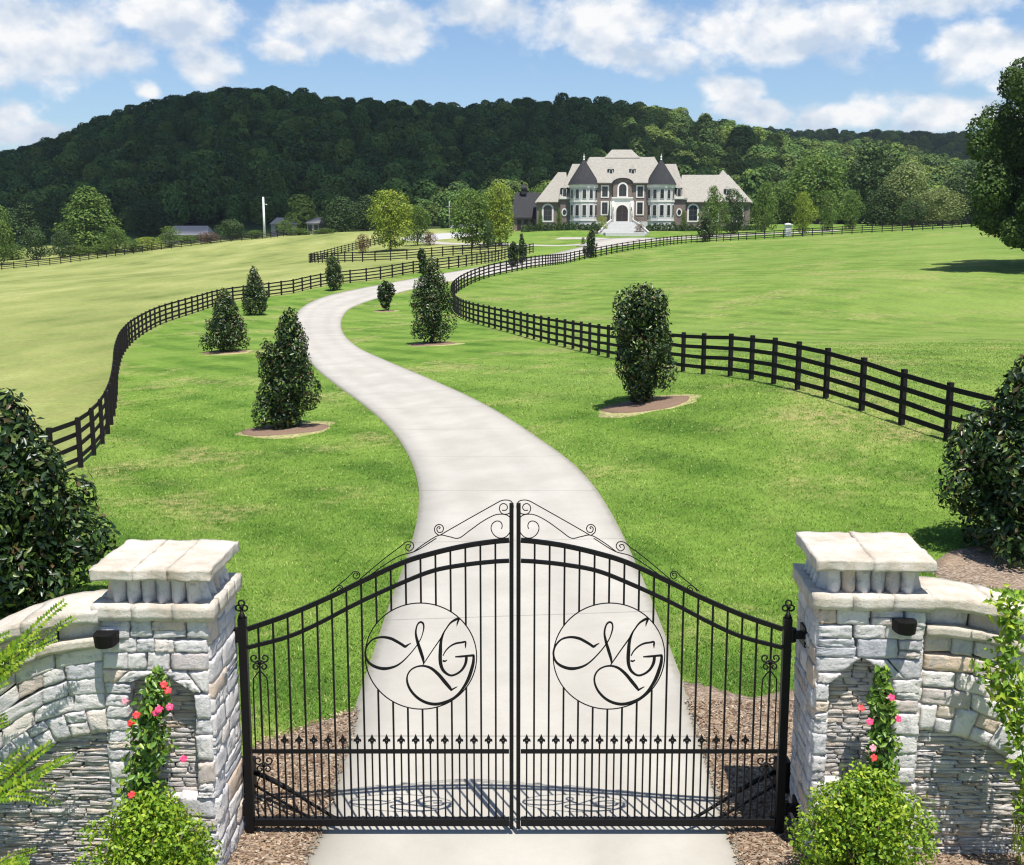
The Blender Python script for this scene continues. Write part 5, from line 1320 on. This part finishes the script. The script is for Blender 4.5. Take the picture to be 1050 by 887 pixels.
window(hx(638.2), hzv(201), 1.55, 12.2 / S_, cyf - .55, 1.0, .34, None, 'trim', (1, 2))
b = MB(); P = [(ex0, HZ - .2), (ex1, HZ - .2), (ex1, hzv(207)), (ex1 - .5, hzv(202.5)), (ex0 + .5, hzv(202.5)), (ex0, hzv(207))]; b.plate(P, cyf - 1.6, cyf - .2)
pc = b.build('portico', M['trim'], house)
b = MB(); b.box(ex0 + .25, ex1 - .25, cyf - 1.85, cyf - .9, hzv(203.4), hzv(202)); b.build('portico_cornice', M['trim'], pc)
for uc in (628.2, 646.8):
    b = MB(); b.tube([(hx(uc), cyf - 1.85, hzv(226)), (hx(uc), cyf - 1.85, hzv(206))], [.26, .21], 12); b.build('column', M['trim'], pc, True)
    b = MB(); b.box(hx(uc) - .06, hx(uc) + .06, cyf - 2.2, cyf - 2.05, hzv(215.5), hzv(212)); b.build('lantern', M['iron'], pc)
window(hx(637.4), hzv(226.2), 2.45, 16.2 / S_, cyf - 1.6, 1.0, .14, None, 'trim', (1, 1), pc, 'front_door')
# steps down to the court
st = empty('entrance_steps', (hx(638), yF - 4, HZ), 'broad pale stone steps with low side walls below the front door', 'steps')
b = MB(); ns = 16; zt = hzv(226.4); y0 = cyf - 1.6; yend = yF - 16; zb0 = hz(hx(633), yend) + .1
for i in range(ns):
    f0, f1 = i / ns, (i + 1) / ns; w = 2.1 + 2.7 * f0 ** .8
    ya, yb_ = y0 + (yend - y0) * f0, y0 + (yend - y0) * f1; zz = zt + (zb0 - zt) * f0
    cxx = hx(637.3 - 5 * f0); b.box(cxx - w, cxx + w, yb_, ya, zb0 - 1.2, zz)
b.build('treads', M['palestone'], st)
for q in (-1, 1):
    b = MB(); pts = [(hx(637.3 - 5*f) + q * (2.2 + 2.7 * f ** .8), y0 + (yend - y0) * f, zt + (zb0 - zt) * f - .1) for f in (0, .25, .5, .75, 1)]
    for p, r_ in zip(pts[:-1], pts[1:]): b.bar(p, r_, .3, 1.1)
    b.build('side_wall', M['palestone'], st)
    b = MB(); P_ = [Vector(p) + Vector((0, 0, .9 + .25)) for p in pts[:3]]; b.tube(P_, .04, 6)
    for p in P_: b.tube([p, p - Vector((0, 0, .6))], .03, 5)
    b.build('handrail', M['iron'], st)
b = MB(); b.box(hx(613), hx(650), yend - 5.0, yend, zb0 - 1.4, zb0 + .28); b.build('landing', M['palestone'], st)
for u, lab in ((612.5, 'dark square planter left of the lower steps'), (655.5, 'square planter with reddish plants right of the lower steps')):
    p = col_at(u, 236); r = empty('planter', p, lab, 'planter', 'planters beside the steps')
    b = MB(); b.box(p.x - .9, p.x + .9, p.y - .9, p.y + .9, p.z - .3, p.z + .5); b.build('planter_box', M['bronze'], r, bevel=.05)
    me = PROTO['red' if u > 640 else 'dark'][0]; c = link('planting', me, None, r, (0, 0, .45)); c.scale = (2.3, 2.3, 1.5)
# clipped hedges at the foot of the walls
def hedge(u0, u1, yoff, h, label, seed, wd=1.3):
    rs = np.random.default_rng(seed); xa, xb = hx(u0), hx(u1); y = yF + yoff; n = int(abs(xb - xa) / 1.15)
    z = hz((xa + xb)/2, y); root = Vector(((xa+xb)/2, y, z)); Vs = []; Fs = []; Rr = []; off = 0
    for i in range(n):
        x = xa + (xb - xa) * (i + .5) / n; hh = h * rs.uniform(.75, 1.3); m = 420
        D = rs.normal(size=(m, 3)); D /= np.linalg.norm(D, axis=1, keepdims=True); D[:, 2] = abs(D[:, 2])
        P = D * [.8 * rs.uniform(.9, 1.2), wd * .6, hh] * rs.uniform(.8, 1.05, (m, 1)) + [x - root.x, rs.normal(0, .15), hz(x, y) - root.z - .05]
        V, F = leaf_quads(P, D + rs.normal(size=D.shape) * .5, .26, .8, rs); Vs.append(V); Fs.append(F + off); off += len(V); Rr.append(np.repeat(rs.random(m) * rs.uniform(.5, 1), 2))
    o = link('hedge', np_mesh('hedge', np.concatenate(Vs), np.concatenate(Fs), np.concatenate(Rr)), M['leaf_dark'], None, root); tag(o, label, 'hedge', 'clipped hedges at the foot of the house')
hedge(536, 611, -2.5, 1.5, 'clipped evergreen hedge along the house left of the steps', 1); hedge(661, 722, -2.5, 1.5, 'clipped evergreen hedge along the house right of the steps', 2)
hedge(726, 782, -2.0, 1.2, 'low hedge below the far right wing of the house', 3)
T('cone', 573, 247, 213, 7, 'slim clipped evergreen between arched and oval windows on the left', group=G2, name='evergreen_tree'); T('cone', 554, 247, 214, 7, 'slim clipped evergreen at the left corner of the house', group=G2, name='evergreen_tree')
T('bushbright', 617, 240, 221, 12, 'yellow green shrub just left of the house steps', 'bush', 'bush', 'bushes on the house lawn'); T('oval', 701, 247, 216, 8, 'small rounded evergreen under the right oval window', group=G2, name='evergreen_tree')

# outbuilding with a cupola
ob = empty('outbuilding', (hx(538), yF + 16, HZ), 'dark slate roofed outbuilding with a cupola left of the mansion', 'outbuilding')
zb_ = hz(hx(538), yF + 16)
wall_(hx(526), hx(553), yF + 12, yF + 22, zb_ - 1, hzv(222), M['brick'], 'wall', ob)
roof_hip('roof', hx(526), hx(553), yF + 12, yF + 22, hzv(222), hx(529), hx(556), hzv(195), M['slate'], .5, parent=ob)
b = MB(); b.box(hx(535.5), hx(541), yF + 15.8, yF + 18.2, hzv(197), hzv(190)); cu = b.build('cupola', M['slate'], ob)
roof_hip('cupola_roof', hx(535.5), hx(541), yF + 15.8, yF + 18.2, hzv(190), hx(538), hx(538.4), hzv(185.5), M['slate'], .2, parent=cu)
for i in range(3):
    b = MB(); b.box(hx(531 + 7*i), hx(535 + 7*i), yF + 11.9, yF + 11.97, zb_ + .2, hzv(224.5)); b.build('garage_door', M['door'], ob)
# little farm buildings on the far left
def farm(u, yc, v0, v1, wpx, label, rm):
    p = col_at(u, yc); w = wpx / FPX * yc; zt = at_d(u, v0, yc).z; ze = at_d(u, v1, yc).z; r = empty('farmhouse', p, label, 'house', 'small farm buildings beyond the left field')
    wall_(p.x - w/2, p.x + w/2, p.y, p.y + 8, p.z - 2, ze, M['galv'], 'wall', r)
    b = MB(); x0, x1 = p.x - w/2 - .4, p.x + w/2 + .4; b.add([(x0, p.y - .5, ze), (x1, p.y - .5, ze), (x1, p.y + 8.5, ze), (x0, p.y + 8.5, ze), (x0 + w*.18, p.y + 4, zt), (x1 - w*.1, p.y + 4, zt)], [(0,3,2,1), (0,1,5,4), (1,2,5), (2,3,4,5), (3,0,4)]); b.build('roof', M[rm], r)
    for k in (-.25, .25):
        b = MB(); b.box(p.x + w*k - .5, p.x + w*k + .5, p.y - .06, p.y - .01, p.z + 1, ze - .4); b.build('window', M['glass'], r)
farm(190, 315, 231.5, 241, 44, 'long grey roofed farmhouse behind the left hedgerow', 'greyroof')
farm(291, 330, 223, 230, 26, 'small low house right of the white pole', 'greyroof'); farm(321, 330, 222.5, 229, 12, 'tiny pale roofed shed below the dark hill', 'greyroof')
farm(474, 300, 230, 236, 26, 'low building behind the gravel court', 'greyroof')
# poles
p = col_at(271, 280); q = at_d(271, 202, 280)
r = empty('tall_pole', p, 'tall bare white pole standing at the edge of the left field', 'pole')
b = MB(); b.tube([p - Vector((0,0,.5)), Vector((p.x, p.y, q.z))], [.32, .20], 10); b.build('shaft', M['white'], r, True)
b = MB(); b.bar((p.x - .1, p.y, q.z - 1.6), (p.x + .7, p.y, q.z - 1.7), .10, .10); b.box(p.x + .62, p.x + .82, p.y - .10, p.y + .10, q.z - 1.85, q.z - 1.6); b.build('bracket', M['white'], r)
p = col_at(461, 300); q = at_d(461, 206, 300)
r = empty('utility_pole', p, 'thin grey utility pole between the paddock tree and the tree pair', 'pole')
b = MB(); b.tube([p - Vector((0,0,.5)), Vector((p.x, p.y, q.z))], [.20, .13], 8); b.build('shaft', M['galv'], r, True)
b = MB(); b.bar((p.x - .9, p.y - .15, q.z - 1.4), (p.x + .9, p.y - .15, q.z - 1.4), .12, .14); b.build('crossarm', M['galv'], r)
# white gatepost
p = col_at(808, 222); r = empty('gatepost', p, 'small white gatepost beside the road right of the house', 'gatepost')
b = MB(); b.box(p.x - .55, p.x + .55, p.y - .55, p.y + .55, p.z - .3, p.z + 1.9); b.build('post', M['white'], r, bevel=.03)
b = MB(); b.box(p.x - .75, p.x + .75, p.y - .75, p.y + .75, p.z + 1.9, p.z + 2.1); b.add([(p.x-.6,p.y-.6,p.z+2.1),(p.x+.6,p.y-.6,p.z+2.1),(p.x+.6,p.y+.6,p.z+2.1),(p.x-.6,p.y+.6,p.z+2.1),(p.x,p.y,p.z+2.3)], [(0,3,2,1),(0,1,4),(1,2,4),(2,3,4),(3,0,4)]); b.build('cap', M['white'], r)

# ------------------------------------------------------------------ planting at the pillars
def blob_shrub(x, y, z, w, h, dpt, seed, label, nleaf=9000):
    V, F, r, C, Rb = crown_np(seed, pr_fat, 44, nleaf, 1.0, asp=.55, blob=.16, zb=.0, spread=.95, nrand=.8, up=.3, rag=.22, inner=.45, wob=.1)
    n = len(V)//4; Q = V.reshape(n, 4, 3); c = Q.mean(1, keepdims=True); Q = c * [w, dpt, h] + (Q - c) * .050; Q[..., 2] = np.maximum(Q[..., 2], .01)
    root = empty('shrub', (x, y, z), label, 'shrub', 'lime green shrubs at the foot of the pillars')
    link('foliage', np_mesh('foliage', Q.reshape(-1, 3), F, r), M['leaf_shrub'], root)
    b = MB(); rs = random.Random(seed)
    for i in range(9):
        th = i * .7; b.tube([(x, y, z - .05), (x + .12*math.cos(th), y + .12*math.sin(th), z + h*.3), (x + w*.32*math.cos(th), y + dpt*.3*math.sin(th), z + h*.75)], [.016, .012, .006], 5)
    b.build('stems', M['bark'], root, True)
blob_shrub(-3.32, -1.28, .05, 1.32, 1.06, .85, 201, 'rounded lime green shrub in front of the left pillar', 11000)
blob_shrub(3.33, -1.02, .05, 1.34, 1.16, .85, 202, 'rounded lime green shrub in front of the right pillar', 11000)
def vine(P, wid, seed, label, nleaf, flowers, ls=.085):
    rs = np.random.default_rng(seed); S = spl(P, 8); S = [Vector(p) for p in S]; n = len(S); root = empty('flowering_vine', P[0], label, 'vine', 'flowering vines climbing the pillars'); L = Vector(P[0])
    b = MB()
    for q in range(3): b.tube([p + Vector((.05 * math.sin(i*.35 + q*2), .04 * math.cos(i*.35 + q*2), 0)) for i, p in enumerate(S)], .008, 5)
    b.build('stems', M['bark'], root, True)
    k = rs.integers(0, n, nleaf); t = k / n
    wv = np.interp(t, [0, .25, .5, .75, 1.0], wid) * .82 * (1 + .25 * np.sin(t * 19 + seed))
    C = np.array([S[i] for i in k]) - np.array(L); D = rs.normal(size=(nleaf, 3)); D /= np.linalg.norm(D, axis=1, keepdims=True)
    Pn = C + D * (wv * rs.uniform(.25, 1.05, nleaf))[:, None] * [1, .75, 1]
    V, F = leaf_quads(Pn, D * .6 + rs.normal(size=D.shape) * .5 + [0, -.5, .5], ls, .5, rs, .4)
    link('leaves', np_mesh('leaves', V, F, np.repeat(rs.random(nleaf), 2)), M['leaf_vine'], root)
    for (x, y, z, mk) in flowers:
        c = Vector((x, y, z)); b = MB(); tilt = Vector((rs.normal(0, .35), -1, .55 + rs.normal(0, .2))).normalized(); a = tilt.orthogonal().normalized(); d_ = tilt.cross(a)
        b.tube([c - tilt * .05, c + tilt * .005], [.008, .02], 6)
        for j in range(5):
            th = j * 2*math.pi/5 + rs.uniform(0, .3); o = a * math.cos(th) + d_ * math.sin(th); s_ = a * math.cos(th + math.pi/2) + d_ * math.sin(th + math.pi/2)
            b.add([c, c + o*.018 + s_*.016 + tilt*.009, c + o*.036 + s_*.010 + tilt*.004, c + o*.034 - s_*.012, c + o*.017 - s_*.013 + tilt*.007], [(0, 1, 2, 3, 4)])
        b.build('flower', M[mk], root)
def fp(u, v, Y, mk): 
    p = at_y(u, v, Y); return (p.x, p.y, p.z, mk)
YV = PLY - .22
vl = [at_y(150, 840, YV), at_y(146, 800, YV), at_y(152, 770, YV), at_y(154, 740, YV), at_y(157, 716, YV), at_y(163, 690, YV)]
vine(vl, [.26, .25, .24, .19, .07], 301, 'flowering vine with pink and orange blooms on the left pillar', 1500,
     [fp(172, 708, YV-.10, 'petal_red'), fp(163, 727, YV-.16, 'petal_pink'), fp(174, 725, YV-.1, 'petal_pink'), fp(160, 731, YV-.15, 'petal_pink'), fp(140, 733, YV-.18, 'petal_red'), fp(133, 742, YV-.16, 'petal_red'), fp(128, 719, YV-.05, 'petal_pale'), fp(188, 778, YV-.05, 'petal_pink'), fp(168, 702, YV-.1, 'petal_red'), fp(135, 815, YV-.25, 'petal_red')])
YV = PRY - .22
vr = [at_y(902, 840, YV), at_y(904, 800, YV), at_y(906, 770, YV), at_y(906, 740, YV), at_y(905, 715, YV), at_y(904, 690, YV)]
vine(vr, [.24, .20, .18, .15, .08], 302, 'flowering vine with a few pink blooms on the right pillar', 1300,
     [fp(914, 715, YV-.14, 'petal_pink'), fp(883, 726, YV-.10, 'petal_red'), fp(892, 740, YV-.14, 'petal_pink'), fp(921, 737, YV-.12, 'petal_pink'), fp(896, 777, YV-.18, 'petal_red'), fp(905, 808, YV-.25, 'petal_pink'), fp(895, 767, YV-.14, 'petal_pale')])
# feathery branches reaching in at the edges
def frond(b, P, n, ls, rs):
    """pinnate frond along a curve"""
    S = spl(P, 8)
    for i in range(2, len(S) - 1):
        t = (S[i+1] - S[i-1]).normalized(); side = t.cross(Vector((0, -1, .35))).normalized(); f = 1 - .55 * (i / len(S)); nrm = side.cross(t)
        for q in (-1, 1):
            for e in (0,):
                c = S[i] + (S[i+1] - S[i]) * e; d_ = (side * q + t * .55 + nrm * rs.gauss(.1, .2)).normalized() * ls * f * rs.uniform(.8, 1.15); w = t * ls * .34 * f
                b.rv = rs.random(); b.add([c, c + d_ * .5 + w, c + d_, c + d_ * .5 - w], [(0, 1, 2), (0, 2, 3)])
def frondy(name, base, fronds, label, mat, seed, ls, cat, group=None):
    rs = random.Random(seed); root = empty(name, base, label, cat, group); b = MB(); s = MB(); B = Vector(base)
    for P in fronds:
        P = [Vector(p) for p in P]; S = spl([B, B.lerp(P[0], .5) + Vector((0, 0, .12))] + P, 6); s.tube(S, [.012 * (1 - .75 * i / len(S)) for i in range(len(S))], 5)
        for k in range(3):
            off = Vector((rs.gauss(0, .012), rs.gauss(0, .03), rs.gauss(0, .02)))
            frond(b, [p + off * (i + 1) for i, p in enumerate(P)], 10, ls * rs.uniform(.8, 1.1), rs)
    b.build('fronds', M[mat], root); s.build('stems', M['bark'], root, True)
Y0 = PLY - .45
A = lambda u, v, y=Y0: at_y(u, v, y)
frondy('feathery_shrub', A(-60, 800), [[A(-30, 718), A(0, 688), A(22, 668), A(42, 652), A(60, 641)], [A(-30, 705), A(-5, 682), A(20, 662), A(44, 655)], [A(-40, 700), A(-8, 700), A(12, 690)], [A(-38, 690), A(-14, 670), A(8, 662)]], 'feathery green shrub branch reaching over the left wall ledge', 'leaf_shrub', 1, .085, 'shrub', 'feathery branches at the frame edge')
frondy('feathery_shrub', A(-60, 900), [[A(-30, 830), A(0, 812), A(22, 798), A(42, 785), A(60, 776)], [A(-30, 822), A(5, 814), A(30, 812), A(58, 818)], [A(-30, 812), A(-5, 800), A(18, 782)]], 'feathery green branch in front of the stacked stone on the left', 'leaf_shrub', 2, .085, 'shrub', 'feathery branches at the frame edge')
frondy('feathery_shrub', A(-30, 960), [[A(-16, 900), A(0, 885), A(14, 876), A(30, 872)], [A(-10, 905), A(5, 893), A(24, 888)]], 'small feathery sprig in the bottom left corner', 'leaf_shrub', 3, .07, 'shrub', 'feathery branches at the frame edge')
frondy('feathery_shrub', A(-40, 790), [[A(-20, 748), A(-4, 744), A(8, 740)]], 'tiny sprig on the left edge against the wall stones', 'leaf_shrub', 4, .06, 'shrub', 'feathery branches at the frame edge')
Y1 = PRY - .35
vv = [A(1060, 860, Y1), A(1052, 800, Y1), A(1046, 750, Y1), A(1040, 710, Y1), A(1034, 675, Y1), A(1037, 640, Y1), A(1034, 612, Y1)]
def climber():
    rs = np.random.default_rng(9); S = spl(vv, 8); root = empty('climbing_vine', vv[0], 'leggy green climber without flowers on the right wall at the photo edge', 'vine'); L = np.array(vv[0])
    b = MB(); b.tube(S, .009, 5); br = [[A(1040, 712, Y1), A(1026, 702, Y1), A(1014, 690, Y1), A(1010, 680, Y1)], [A(1044, 745, Y1), A(1030, 728, Y1), A(1024, 715, Y1)], [A(1046, 740, Y1), A(1056, 720, Y1), A(1062, 700, Y1)]]
    for q in br: b.tube(q, .005, 5)
    b.build('stems', M['leaf_vine'], root, True)
    C = [p for p in S for _ in range(13)] + [p for q in br for p in spl(q, 5) for _ in range(6)]
    C = np.array([tuple(p) for p in C]) - L; n = len(C); P = C + rs.normal(0, 1, (n, 3)) * [.075, .06, .05]
    V, F = leaf_quads(P, rs.normal(size=(n, 3)) * .5 + [0, -.6, .6], .085, .5, rs, .4); link('leaves', np_mesh('leaves', V, F, np.repeat(rs.random(n), 2)), M['leaf_shrub'], root)
climber()
T('bushbright', 0, 0, 760, 40, 'low green plant at the right edge of the photo by the stacked stone', 'bush', 'bush', at=Vector((A(1066, 800, Y1).x, Y1, .1)))

# ------------------------------------------------------------------ grass blades and loose bark near the gate
def blades():
    rs = np.random.default_rng(8); n = 620000
    yc = 10.2 * (60 / 10.2) ** rs.random(n)         # denser near the camera
    X = (rs.uniform(-90, 1140, n) - 525) / FPX * (yc * .985 + 1.09); Y = yc + CAMY
    drive = [(p.x, p.y) for p in EL] + [(p.x, p.y) for p in ER[::-1]]
    keep = ~inpoly(X, Y, drive)
    fl = [(p.x, p.y) for p in P_LEFT if p.y < 80]; keep &= inpoly(X, Y, [(fl[0][0] - 6, -20)] + fl + [(60, fl[-1][1]), (60, -20)])
    for bp in BEDS: keep &= ~inpoly(X, Y, bp)
    for (u, v, rx) in ((657, 415, 1.35), (290, 440, 1.25)):
        c = ground(u, v); keep &= ((X - c.x)**2 + ((Y - c.y + .2) / .8)**2) > rx**2
    keep &= rs.random(n) < np.clip((60 - yc) / 30, 0, 1)
    X, Y, yc = X[keep], Y[keep], yc[keep]; n = len(X); Z = hfun(X, Y)
    s = np.maximum(1.0, yc / 22)
    th = rs.uniform(0, 6.28, n); w = rs.uniform(.007, .014, n) * s; h = rs.uniform(.018, .055, n); ln = rs.uniform(.01, .075, n) * np.sqrt(s); t2 = rs.uniform(0, 6.28, n)
    a = np.stack([X - np.cos(th)*w, Y - np.sin(th)*w, Z - .01], -1); b = np.stack([X + np.cos(th)*w, Y + np.sin(th)*w, Z - .01], -1)
    c = np.stack([X + np.cos(t2)*ln, Y + np.sin(t2)*ln, Z + h], -1)
    V = np.stack([a, b, c], 1).reshape(-1, 3); F = np.arange(3*n).reshape(-1, 3)
    o = link('grass', np_mesh('grass', V, F, rs.random(n)), M['blades']); tag(o, 'short mown lawn grass on both sides of the driveway', 'grass', kind='stuff'); print('blades', n)
blades()
def chips():
    rs = np.random.default_rng(18); Vs = []
    n = 60000; yc = rs.uniform(9.8, 14.8, n); X = (rs.uniform(-60, 1110, n) - 525) / FPX * (yc * .985 + 1.09); Y = yc + CAMY
    keep = np.zeros(n, bool)
    for bp in BEDS: keep |= inpoly(X, Y, bp)
    keep &= ~((np.abs(X - PLX) < .5) & (np.abs(Y - PLY - .46) < .46)) & ~((np.abs(X - PRX) < .5) & (np.abs(Y - PRY - .46) < .46))
    X, Y = X[keep], Y[keep]; n = len(X); P = np.stack([X, Y, hfun(X, Y) + .075], -1); N = rs.normal(size=(n, 3)) * .35 + [0, 0, 1]
    V, F = leaf_quads(P, N, .055, .35, rs, .15); r = np.repeat(rs.random(n), 2)
    m, nt = newmat('bark_chips'); finish(nt, ramp(nt, attr(nt), [(0, (.09, .055, .035)), (.5, (.22, .14, .09)), (.85, (.36, .26, .17)), (1, (.52, .44, .33))]), .95, spec=.1)
    o = link('bark_chips', np_mesh('bark_chips', V, F, r), m); tag(o, 'loose brown bark chips in the beds by the gate', 'mulch', kind='stuff')
chips()
# ------------------------------------------------------------------ summer haze
def haze():
    b = MB(); b.box(-1500, 1500, -60, 1700, -40, 128); o = b.build('haze', None); m, nt = newmat('haze')
    v = nd(nt, 'ShaderNodeVolumePrincipled', {'Color': (0.80, 0.88, 1.0, 1), 'Density': HAZE, 'Anisotropy': 0.3})
    om = nd(nt, 'ShaderNodeOutputMaterial', {}, out=None); nt.links.new(v, om.inputs['Volume'])
    o.data.materials.append(m); tag(o, 'thin blue summer haze in the valley air', 'haze', kind='stuff')
HAZE = 0.00008
haze()
